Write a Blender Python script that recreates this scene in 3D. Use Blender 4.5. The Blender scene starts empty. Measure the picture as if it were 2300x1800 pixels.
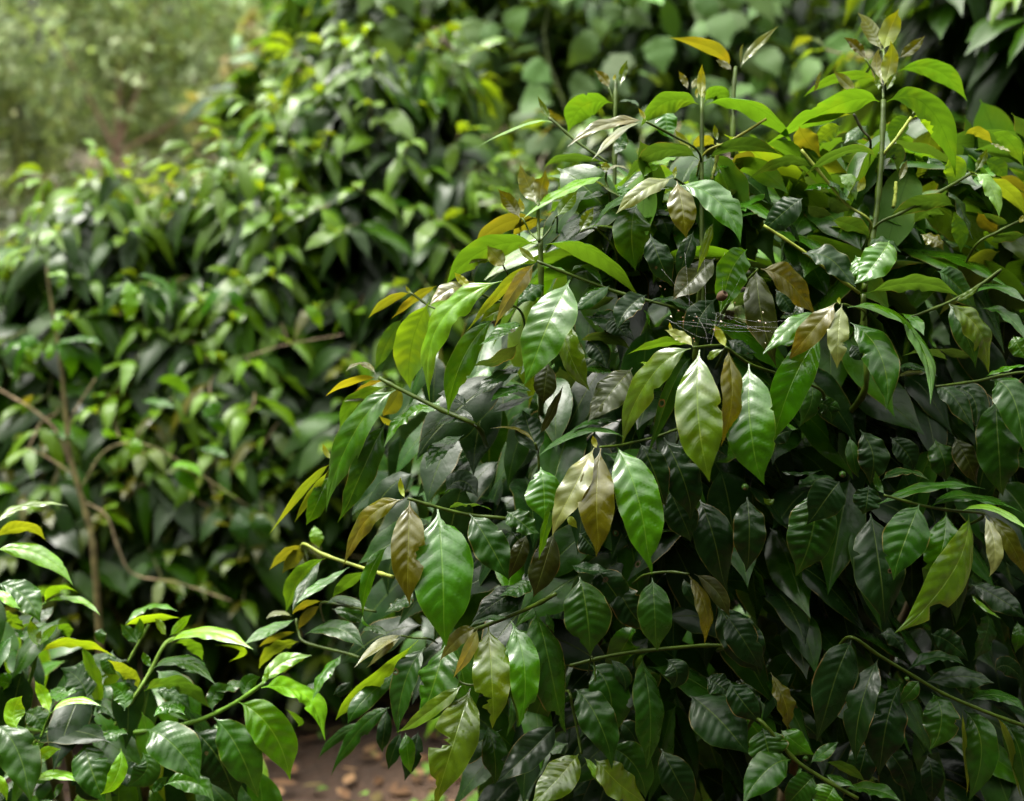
import bpy, math, random
import numpy as np
from mathutils import Vector
R = math.radians
SC = bpy.context.scene
COL = SC.collection
rng = np.random.default_rng(11)
random.seed(5)

# ---------------------------------------------------------------- camera frame
CAM = np.array([0.0, 0.0, 1.55]); PITCH = R(10)
FWD = np.array([0, math.cos(PITCH), -math.sin(PITCH)])
UPV = np.array([0, math.sin(PITCH), math.cos(PITCH)])
RGT = np.array([1.0, 0, 0])
FPX = 2300 * 50 / 36.0

def at(x, y, d):
    """world point that stands at distance d (along the lens axis) on the sight line of photo pixel x, y"""
    x = np.asarray(x, float)[..., None]; y = np.asarray(y, float)[..., None]; d = np.asarray(d, float)[..., None]
    return CAM + d * (FWD + RGT * (x - 1150) / FPX + UPV * (900 - y) / FPX)

def front(x, y):
    """depth of the front surface of the big shrub's dome"""
    x = np.asarray(x, float); y = np.asarray(y, float)
    d = 1.44 + np.where(x < 1500, .20, .08) * ((x - 1500) / 900) ** 2
    return d + np.where(y < 900, .11, .08) * ((y - 900) / 900) ** 2

# ---------------------------------------------------------------- objects
def link(o, parent=None):
    COL.objects.link(o)
    if parent is not None: o.parent = parent
    return o

def thing(name, label, cat, loc, group=None):
    o = bpy.data.objects.new(name, None); o.empty_display_size = .1
    o.location = loc; COL.objects.link(o)
    o['label'] = label; o['category'] = cat
    if group: o['group'] = group
    return o

def tag(o, label=None, cat=None, group=None, kind=None):
    for k, v in (('label', label), ('category', cat), ('group', group), ('kind', kind)):
        if v: o[k] = v
    return o

def mesh_obj(name, verts, faces, mat, parent=None, uv=None, tint=None, prm=None, smooth=True, origin=None):
    """verts (n,3) world coordinates, faces (m,4) or (m,3) array"""
    verts = np.asarray(verts, np.float32).reshape(-1, 3); faces = np.asarray(faces, np.int32)
    off = np.array(parent.matrix_basis.translation if parent is not None else (origin if origin is not None else (0, 0, 0)), np.float32)
    me = bpy.data.meshes.new(name)
    n, m, k = len(verts), len(faces), faces.shape[1]
    me.vertices.add(n); me.vertices.foreach_set('co', (verts - off).ravel())
    me.loops.add(m * k); me.loops.foreach_set('vertex_index', faces.ravel())
    me.polygons.add(m); me.polygons.foreach_set('loop_start', np.arange(0, m * k, k, dtype=np.int32))
    me.polygons.foreach_set('loop_total', np.full(m, k, np.int32))
    me.polygons.foreach_set('use_smooth', np.full(m, smooth))
    if uv is not None:
        l = me.uv_layers.new(name='UVMap'); l.uv.foreach_set('vector', np.asarray(uv, np.float32).reshape(-1, 2)[faces.ravel()].ravel())
    for nm, a in (('tint', tint), ('prm', prm)):
        if a is not None:
            at_ = me.attributes.new(nm, 'FLOAT_COLOR', 'POINT')
            c = np.ones((n, 4), np.float32); c[:, :3] = np.asarray(a, np.float32).reshape(-1, 3)
            at_.data.foreach_set('color', c.ravel())
    me.materials.append(mat); me.update()
    o = bpy.data.objects.new(name, me)
    if parent is None and origin is not None: o.location = origin
    return link(o, parent)

# ---------------------------------------------------------------- leaves
PT = np.array([0, .03, .06, .09, .14, .22, .32, .42, .50, .58, .68, .77, .85, .91, .955, 1.0])
PW = np.array([.03, .03, .05, .17, .42, .71, .905, .98, 1, .985, .885, .685, .40, .19, .085, .0])

def unit(v): return v / np.maximum(np.linalg.norm(v, axis=-1, keepdims=True), 1e-9)

def leaves(P0, Pm, P2, N, W, nr, nc, fold, curl, bulge=None, wave=None, twist=None, bites=None, nv=8.5, lobed=False, seed=0, hook=None):
    """batch of n leaves; returns verts (n,nr,nc,3), uv (nr,nc,2). N: upper side normal hint."""
    g = np.random.default_rng(seed)
    n = len(P0)
    t = np.linspace(0, 1, nr); u = np.linspace(-1, 1, nc)
    tt = t[None, :, None]
    C = 2 * Pm - .5 * (P0 + P2)
    P = (1 - tt) ** 2 * P0[:, None] + 2 * tt * (1 - tt) * C[:, None] + tt ** 2 * P2[:, None]
    T = unit(2 * (1 - tt) * (C - P0)[:, None] + 2 * tt * (P2 - C)[:, None])
    Nn = np.broadcast_to(N[:, None], T.shape)
    Nn = unit(Nn - T * (Nn * T).sum(-1, keepdims=True))
    S = np.cross(T, Nn)
    if twist is not None:
        a = (twist[:, None] * (t[None] - .3))[..., None]
        S, Nn = S * np.cos(a) + Nn * np.sin(a), Nn * np.cos(a) - S * np.sin(a)
    w = np.interp(t, PT, PW)[None, :, None] * np.ones((n, 1, nc))
    if lobed:
        th = np.interp(t, [0, .05, .12, .25, .4, .55, .7, .85, 1], [.02, .04, .75, 1, .82, .95, .6, .25, 0])
        w = th[None, :, None] * np.ones((n, 1, nc))
    else:
        # each side a little irregular
        ph = g.uniform(0, 6.28, (n, 2, 3)); kk = np.array([2.3, 4.1, 7.3]); am = np.array([.035, .025, .018])
        irr = 1 + (am * np.sin(kk * 6.28 * t[None, None, :, None] / 2 + ph[:, :, None, :])).sum(-1)   # n,2,nr
        w = w * np.where(u[None, None, :] < 0, irr[:, 0, :, None], irr[:, 1, :, None])
    if bites is not None:
        for i, bl in enumerate(bites):
            for (sd, t0, dp, wd) in bl:
                q = np.clip(1 - ((t - t0) / wd) ** 2, 0, 1) ** .5 * dp
                q = q * (1 + .25 * np.sin(t * 160 + sd))
                m = (u > 0) if sd > 0 else (u < 0)
                w[i][:, m] *= (1 - np.clip(q, 0, .97))[:, None]
    au = np.abs(u)[None, None]
    th = (fold[:, None, None] - curl[:, None, None] * au / 2)
    hw = W[:, None, None] / 2 * w * au
    x = hw * np.cos(th) * np.sign(u)[None, None]
    z = hw * np.sin(th)
    L = np.linalg.norm(P2 - P0, axis=-1)[:, None, None]
    if bulge is not None:
        nvv = g.uniform(6.6, 9.6, (n, 1, 1)); s = nvv * (tt + .12 * (tt - .5) ** 2 - g.uniform(.11, .2, (n, 1, 1)) * au ** 1.25) + np.where(u[None, None] < 0, g.uniform(0, .9, (n, 1, 1)), .3)
        fr = s - np.floor(s)
        bl = np.sin(np.pi * fr) ** .7 - .6
        env = np.clip(au * 5, 0, 1) * (1 - .75 * au ** 3) * np.clip(w * 1.6, 0, 1)
        z = z + bulge[:, None, None] * bl * env
    if wave is not None:
        f = g.uniform(2.0, 4.2, (n, 1, 1)); p1 = g.uniform(0, 6.28, (n, 1, 1)); p2 = g.uniform(0, 6.28, (n, 1, 1))
        ph = np.where(u[None, None] < 0, p1, p2)
        z = z + wave[:, None, None] * au ** 2 * np.sin(6.28 * f * tt + ph) * np.clip(w * 1.3, 0, 1)
        z = z + wave[:, None, None] * .5 * np.sin(6.28 * 1.3 * tt + p2)
    V = P[:, :, None] + x[..., None] * S[:, :, None] + z[..., None] * Nn[:, :, None]
    if hook is not None:
        h = (np.clip(tt - .78, 0, 1) ** 2)[..., None] * hook[:, None, None, None] * L[..., None]
        V = V + S[:, :, None] * h
    uv = np.stack(np.broadcast_arrays((u[None] + 1) / 2, t[:, None]), -1)
    return V, uv

def grid_faces(nr, nc):
    i, j = np.meshgrid(np.arange(nr - 1), np.arange(nc - 1), indexing='ij')
    a = (i * nc + j).ravel()
    return np.stack([a, a + 1, a + nc + 1, a + nc], 1)

def joined(V, uv, tint, prm):
    n, nr, nc, _ = V.shape
    F = grid_faces(nr, nc)[None] + (np.arange(n) * nr * nc)[:, None, None]
    U = np.broadcast_to(uv[None], (n, nr, nc, 2))
    Tn = np.broadcast_to(tint[:, None, :], (n, nr * nc, 3)); Pn = np.broadcast_to(prm[:, None, :], (n, nr * nc, 3))
    return V.reshape(-1, 3), F.reshape(-1, 4), U.reshape(-1, 2), Tn.reshape(-1, 3), Pn.reshape(-1, 3)

# ---------------------------------------------------------------- tubes
def smooth_path(pts, per=5):
    pts = np.asarray(pts, float)
    if len(pts) < 3:
        k = np.linspace(0, 1, per + 1)[:, None]; return pts[0] * (1 - k) + pts[-1] * k
    ext = np.vstack([2 * pts[0] - pts[1], pts, 2 * pts[-1] - pts[-2]]); out = []
    for i in range(1, len(ext) - 2):
        p0, p1, p2, p3 = ext[i - 1:i + 3]
        for k in np.linspace(0, 1, per, endpoint=False):
            out.append(.5 * ((2 * p1) + (p2 - p0) * k + (2 * p0 - 5 * p1 + 4 * p2 - p3) * k * k + (3 * p1 - p0 - 3 * p2 + p3) * k ** 3))
    out.append(pts[-1]); return np.array(out)

def tube(pts, r0, r1, seg=8, nodes=0):
    pts = np.asarray(pts, float); n = len(pts)
    T = unit(np.gradient(pts, axis=0))
    ref = np.where(np.abs(T[:, 2:3]) > .9, np.array([[1.0, 0, 0]]), np.array([[0, 0, 1.0]]))
    A = unit(np.cross(T, ref)); B = np.cross(T, A)
    k = np.linspace(0, 1, n); r = r0 + (r1 - r0) * k
    if nodes: r = r * (1 + .35 * np.exp(-((((k * nodes) % 1) - .5) / .08) ** 2))
    a = np.linspace(0, 2 * np.pi, seg, endpoint=False)
    V = pts[:, None] + r[:, None, None] * (np.cos(a)[None, :, None] * A[:, None] + np.sin(a)[None, :, None] * B[:, None])
    i, j = np.meshgrid(np.arange(n - 1), np.arange(seg), indexing='ij')
    a0 = (i * seg + j).ravel(); a1 = (i * seg + (j + 1) % seg).ravel()
    F = np.stack([a0, a1, a1 + seg, a0 + seg], 1)
    V = V.reshape(-1, 3)
    # end caps as fans of degenerate-free quads
    c0, c1 = len(V), len(V) + 1
    V = np.vstack([V, pts[0], pts[-1]])
    e = np.arange(0, seg, 2)
    base = (n - 1) * seg
    cap = [[c0, (q + 2) % seg, (q + 1) % seg, q] for q in e] + [[c1, base + q, base + (q + 1) % seg, base + (q + 2) % seg] for q in e]
    return V, np.vstack([F, np.array(cap)])

def join_tubes(lst):
    Vs, Fs, Ts = [], [], []; o = 0
    for (V, F, t) in lst:
        Vs.append(V); Fs.append(F + o); Ts.append(np.broadcast_to(np.asarray(t, float), (len(V), 3))); o += len(V)
    return np.vstack(Vs), np.vstack(Fs), np.vstack(Ts)

# ---------------------------------------------------------------- materials
def newmat(name):
    m = bpy.data.materials.new(name); m.use_nodes = True; nt = m.node_tree; nt.nodes.clear(); return m, nt
class NT:
    def __init__(s, nt): s.nt = nt
    def n(s, t, **kw):
        x = s.nt.nodes.new(t)
        for k, v in kw.items(): setattr(x, k, v)
        return x
    def link(s, a, b): s.nt.links.new(a, b)
    def math(s, op, a, b=None, c=None, clamp=False):
        x = s.n('ShaderNodeMath', operation=op, use_clamp=clamp)
        for i, v in enumerate((a, b, c)):
            if v is None: continue
            if isinstance(v, (int, float)): x.inputs[i].default_value = v
            else: s.link(v, x.inputs[i])
        return x.outputs[0]
    def mix(s, f, a, b, mode='MIX'):
        x = s.n('ShaderNodeMix', data_type='RGBA', blend_type=mode, clamp_factor=True)
        for i, v in ((0, f), (6, a), (7, b)):
            if isinstance(v, (int, float)): x.inputs[i].default_value = v
            elif isinstance(v, tuple): x.inputs[i].default_value = (*v, 1)
            else: s.link(v, x.inputs[i])
        return x.outputs[2]
    def smooth(s, v, lo, hi, a=0.0, b=1.0):
        x = s.n('ShaderNodeMapRange', interpolation_type='SMOOTHSTEP')
        s.link(v, x.inputs[0])
        for i, q in enumerate((lo, hi, a, b)): x.inputs[i + 1].default_value = q
        return x.outputs[0]

def leaf_material(name, fine, trans=.34, gloss=1.0, nv=8.5, through=(2.25, 1.8, .8)):
    """two sided leaf: own colour from the mesh, paler matt underside, veins, light passing through"""
    m, nt = newmat(name); q = NT(nt)
    out = q.n('ShaderNodeOutputMaterial')
    ta = q.n('ShaderNodeAttribute', attribute_name='tint'); pa = q.n('ShaderNodeAttribute', attribute_name='prm')
    tint = ta.outputs['Color']
    sp = q.n('ShaderNodeSeparateColor'); q.link(pa.outputs['Color'], sp.inputs[0])
    rnd, spots, rough = sp.outputs[0], sp.outputs[1], sp.outputs[2]
    uvn = q.n('ShaderNodeUVMap', uv_map='UVMap'); su = q.n('ShaderNodeSeparateXYZ'); q.link(uvn.outputs[0], su.inputs[0])
    au = q.math('ABSOLUTE', q.math('MULTIPLY_ADD', su.outputs[0], 2.0, -1.0)); v = su.outputs[1]
    geo = q.n('ShaderNodeNewGeometry'); back = geo.outputs['Backfacing']
    mid = q.smooth(au, .010, .045, 1, 0)
    base = tint
    tc = q.n('ShaderNodeTexCoord')
    if fine:
        nz = q.n('ShaderNodeTexNoise'); nz.inputs['Scale'].default_value = 55; nz.inputs['Detail'].default_value = 4
        q.link(tc.outputs['Object'], nz.inputs['Vector'])
        s = q.math('ADD', q.math('MULTIPLY', q.math('SUBTRACT', v, q.math('MULTIPLY', q.math('POWER', au, 1.25), .16)), nv), .3)
        # veins wander a little
        s = q.math('ADD', s, q.math('MULTIPLY', q.math('SUBTRACT', nz.outputs[0], .5), .25))
        fr = q.math('FRACT', s); dv = q.math('MINIMUM', fr, q.math('SUBTRACT', 1.0, fr))
        vein = q.math('MULTIPLY', q.smooth(dv, .0, .09, 1, 0), q.smooth(au, .6, 1.0, 1, .2))
        dark = q.mix(q.smooth(nz.outputs[0], .35, .7), (.78, .78, .78), (1.2, 1.2, 1.15))
        base = q.mix(1.0, tint, dark, 'MULTIPLY')
        vcol = q.mix(.35, q.mix(1.0, tint, (2.1, 1.9, 1.5), 'MULTIPLY'), (.13, .18, .03))
        base = q.mix(q.math('MULTIPLY', vein, .03), base, vcol)
        base = q.mix(q.math('MULTIPLY', mid, .6), base, vcol)
        # pale rim
        base = q.mix(q.math('MULTIPLY', q.smooth(au, .955, .995), .45), base, vcol)
    # underside paler
    under = q.mix(.16, q.mix(1.0, tint, (1.5, 1.3, 1.2), 'MULTIPLY'), (.08, .13, .04))
    if fine:
        under = q.mix(q.math('MULTIPLY', q.math('MAXIMUM', mid, q.math('MULTIPLY', vein, .35)), .45), under, q.mix(1.0, tint, (.6, .6, .6), 'MULTIPLY'))
    base = q.mix(back, base, under)
    if fine:
        n2 = q.n('ShaderNodeTexNoise'); n2.inputs['Scale'].default_value = 60; n2.inputs['Detail'].default_value = 3
        mp = q.n('ShaderNodeVectorMath', operation='ADD'); q.link(tc.outputs['Object'], mp.inputs[0])
        cx = q.n('ShaderNodeCombineXYZ'); q.link(q.math('MULTIPLY', rnd, 40.0), cx.inputs[0]); q.link(cx.outputs[0], mp.inputs[1]); q.link(mp.outputs[0], n2.inputs['Vector'])
        thr = q.math('SUBTRACT', .95, q.math('MULTIPLY', spots, .27))
        sm = q.math('MULTIPLY', q.math('SUBTRACT', n2.outputs[0], thr), 40.0, clamp=True)
        base = q.mix(sm, base, (.16, .085, .04))
        n5 = q.n('ShaderNodeTexNoise'); n5.inputs['Scale'].default_value = 26; n5.inputs['Detail'].default_value = 3; q.link(mp.outputs[0], n5.inputs['Vector'])
        yel = q.math('MULTIPLY', q.smooth(n5.outputs[0], .50, .72), .55)
        base = q.mix(yel, base, q.mix(1.0, base, (1.75, 1.25, .9), 'MULTIPLY'))
        rim = q.math('MULTIPLY', q.smooth(au, .93, .99), q.smooth(n5.outputs[0], .50, .58))
        base = q.mix(q.math('MULTIPLY', rim, q.math('MULTIPLY', spots, 1.6, clamp=True)), base, (.15, .10, .035))
        vo = q.n('ShaderNodeTexVoronoi'); vo.inputs['Scale'].default_value = 38; q.link(mp.outputs[0], vo.inputs['Vector'])
        vc = q.n('ShaderNodeSeparateColor'); q.link(vo.outputs['Color'], vc.inputs[0])
        hole = q.math('MULTIPLY', q.math('LESS_THAN', vo.outputs['Distance'], q.math('MULTIPLY', vc.outputs[1], .13)), q.math('LESS_THAN', vc.outputs[0], q.math('MULTIPLY_ADD', spots, .22, .02)))
        holerim = q.math('MULTIPLY', q.math('LESS_THAN', vo.outputs['Distance'], q.math('MULTIPLY_ADD', vc.outputs[1], .14, .05)), q.math('LESS_THAN', vc.outputs[0], q.math('MULTIPLY_ADD', spots, .22, .02)))
        base = q.mix(holerim, base, (.05, .035, .015))
    pr = q.n('ShaderNodeBsdfPrincipled'); q.link(base, pr.inputs['Base Color'])
    rg = q.mix(back, rough, q.math('ADD', rough, .28)) if False else q.math('ADD', rough, q.math('MULTIPLY', back, .25))
    if fine: rg = q.math('ADD', rg, q.math('MULTIPLY', q.math('SUBTRACT', nz.outputs[0], .5), .22))
    q.link(rg, pr.inputs['Roughness'])
    old = q.smooth(ta.outputs['Fac'], .012, .05, .36, 1.0) if fine else 1.0      # old dark leaves shine less
    q.link(q.math('MULTIPLY', q.math('SUBTRACT', 1.0, q.math('MULTIPLY', back, .65)), q.math('MULTIPLY', old, .5 * gloss)), pr.inputs['Specular IOR Level'])
    if fine:
        n3 = q.n('ShaderNodeTexNoise'); n3.inputs['Scale'].default_value = 240; n3.inputs['Detail'].default_value = 3
        q.link(tc.outputs['Object'], n3.inputs['Vector'])
        n4 = q.n('ShaderNodeTexNoise'); n4.inputs['Scale'].default_value = 85; n4.inputs['Detail'].default_value = 2
        q.link(tc.outputs['Object'], n4.inputs['Vector'])
        hgt = q.math('ADD', q.math('MULTIPLY', n3.outputs[0], .14), q.math('MULTIPLY', n4.outputs[0], .75))
        hgt = q.math('SUBTRACT', hgt, q.math('MULTIPLY', vein, .08)); hgt = q.math('SUBTRACT', hgt, q.math('MULTIPLY', mid, .4))
        bp = q.n('ShaderNodeBump'); bp.inputs['Strength'].default_value = .45; bp.inputs['Distance'].default_value = .0014
        q.link(hgt, bp.inputs['Height']); q.link(bp.outputs[0], pr.inputs['Normal'])
    tr = q.n('ShaderNodeBsdfTranslucent')
    lum = q.smooth(ta.outputs['Fac'], .01, .07)
    tcol = q.mix(1.0, q.mix(1.0, base, through, 'MULTIPLY'), q.mix(lum, (0, 0, 0), (.026, .026, .0) if fine else (.02, .02, 0)), 'ADD'); q.link(tcol, tr.inputs['Color'])
    mx = q.n('ShaderNodeMixShader'); mx.inputs[0].default_value = trans
    q.link(pr.outputs[0], mx.inputs[1]); q.link(tr.outputs[0], mx.inputs[2])
    if fine:
        tp = q.n('ShaderNodeBsdfTransparent'); mh = q.n('ShaderNodeMixShader'); q.link(hole, mh.inputs[0]); q.link(mx.outputs[0], mh.inputs[1]); q.link(tp.outputs[0], mh.inputs[2]); q.link(mh.outputs[0], out.inputs[0])
    else: q.link(mx.outputs[0], out.inputs[0])
    return m

def stem_material(name, rough=.5, scale=60, var=.35):
    m, nt = newmat(name); q = NT(nt); out = q.n('ShaderNodeOutputMaterial')
    ta = q.n('ShaderNodeAttribute', attribute_name='tint')
    tc = q.n('ShaderNodeTexCoord'); nz = q.n('ShaderNodeTexNoise'); nz.inputs['Scale'].default_value = scale; nz.inputs['Detail'].default_value = 5
    q.link(tc.outputs['Object'], nz.inputs['Vector'])
    k = q.mix(q.smooth(nz.outputs[0], .3, .7), (1 - var,) * 3, (1 + var,) * 3)
    pr = q.n('ShaderNodeBsdfPrincipled'); q.link(q.mix(1.0, ta.outputs['Color'], k, 'MULTIPLY'), pr.inputs['Base Color'])
    pr.inputs['Roughness'].default_value = rough; pr.inputs['Specular IOR Level'].default_value = .14
    bp = q.n('ShaderNodeBump'); bp.inputs['Strength'].default_value = .4; bp.inputs['Distance'].default_value = .002
    q.link(nz.outputs[0], bp.inputs['Height']); q.link(bp.outputs[0], pr.inputs['Normal']); q.link(pr.outputs[0], out.inputs[0])
    return m

M_LEAF = leaf_material('coffee leaf', True, .33)
M_LEAF_SOFT = leaf_material('coffee leaf of the row', False, .33, .48)
M_VINE = leaf_material('vine leaf', False, .25, .5)
M_TREE = leaf_material('tree foliage', False, .3, .3, through=(1.15, 1.4, .8))
M_STEM = stem_material('green stem', .42)
M_BARK = stem_material('brown bark', .75, 30, .45)

TINT = {'Y': (.125, .155, .004), 'O': (.056, .070, .002), 'Z': (.054, .055, .002), 'P': (.095, .105, .028), 'X': (.020, .026, .004),  # P is Z paled, sky sheen put into the colour
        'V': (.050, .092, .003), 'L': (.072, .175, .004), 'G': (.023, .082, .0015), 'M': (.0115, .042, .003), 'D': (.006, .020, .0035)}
ROUGH = {'Y': .40, 'O': .34, 'Z': .20, 'P': .21, 'X': .22, 'V': .19, 'L': .24, 'G': .17, 'M': .21, 'D': .25}
NRM = {'HL': (-.30, .42, .95), 'HR': (.36, .58, .9), 'FH': (0, .46, 1), 'F': (0, .16, 1), 'FU': (0, .75, 1), 'U': (0, 1, .42), 'UU': (0, 1, .15), 'B': (0, 1, -.3), 'BB': (0, .8, -.65), 'BF': (0, .25, -1),
       'FL': (-.6, .25, .85), 'FR': (.6, .25, .85), 'L': (-.9, .4, .5), 'R': (.9, .4, .5), 'UL': (-.6, .9, .4), 'UR': (.6, .9, .4),
       'BL': (-.6, .6, -.7), 'BR': (.6, .6, -.7)}
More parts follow.
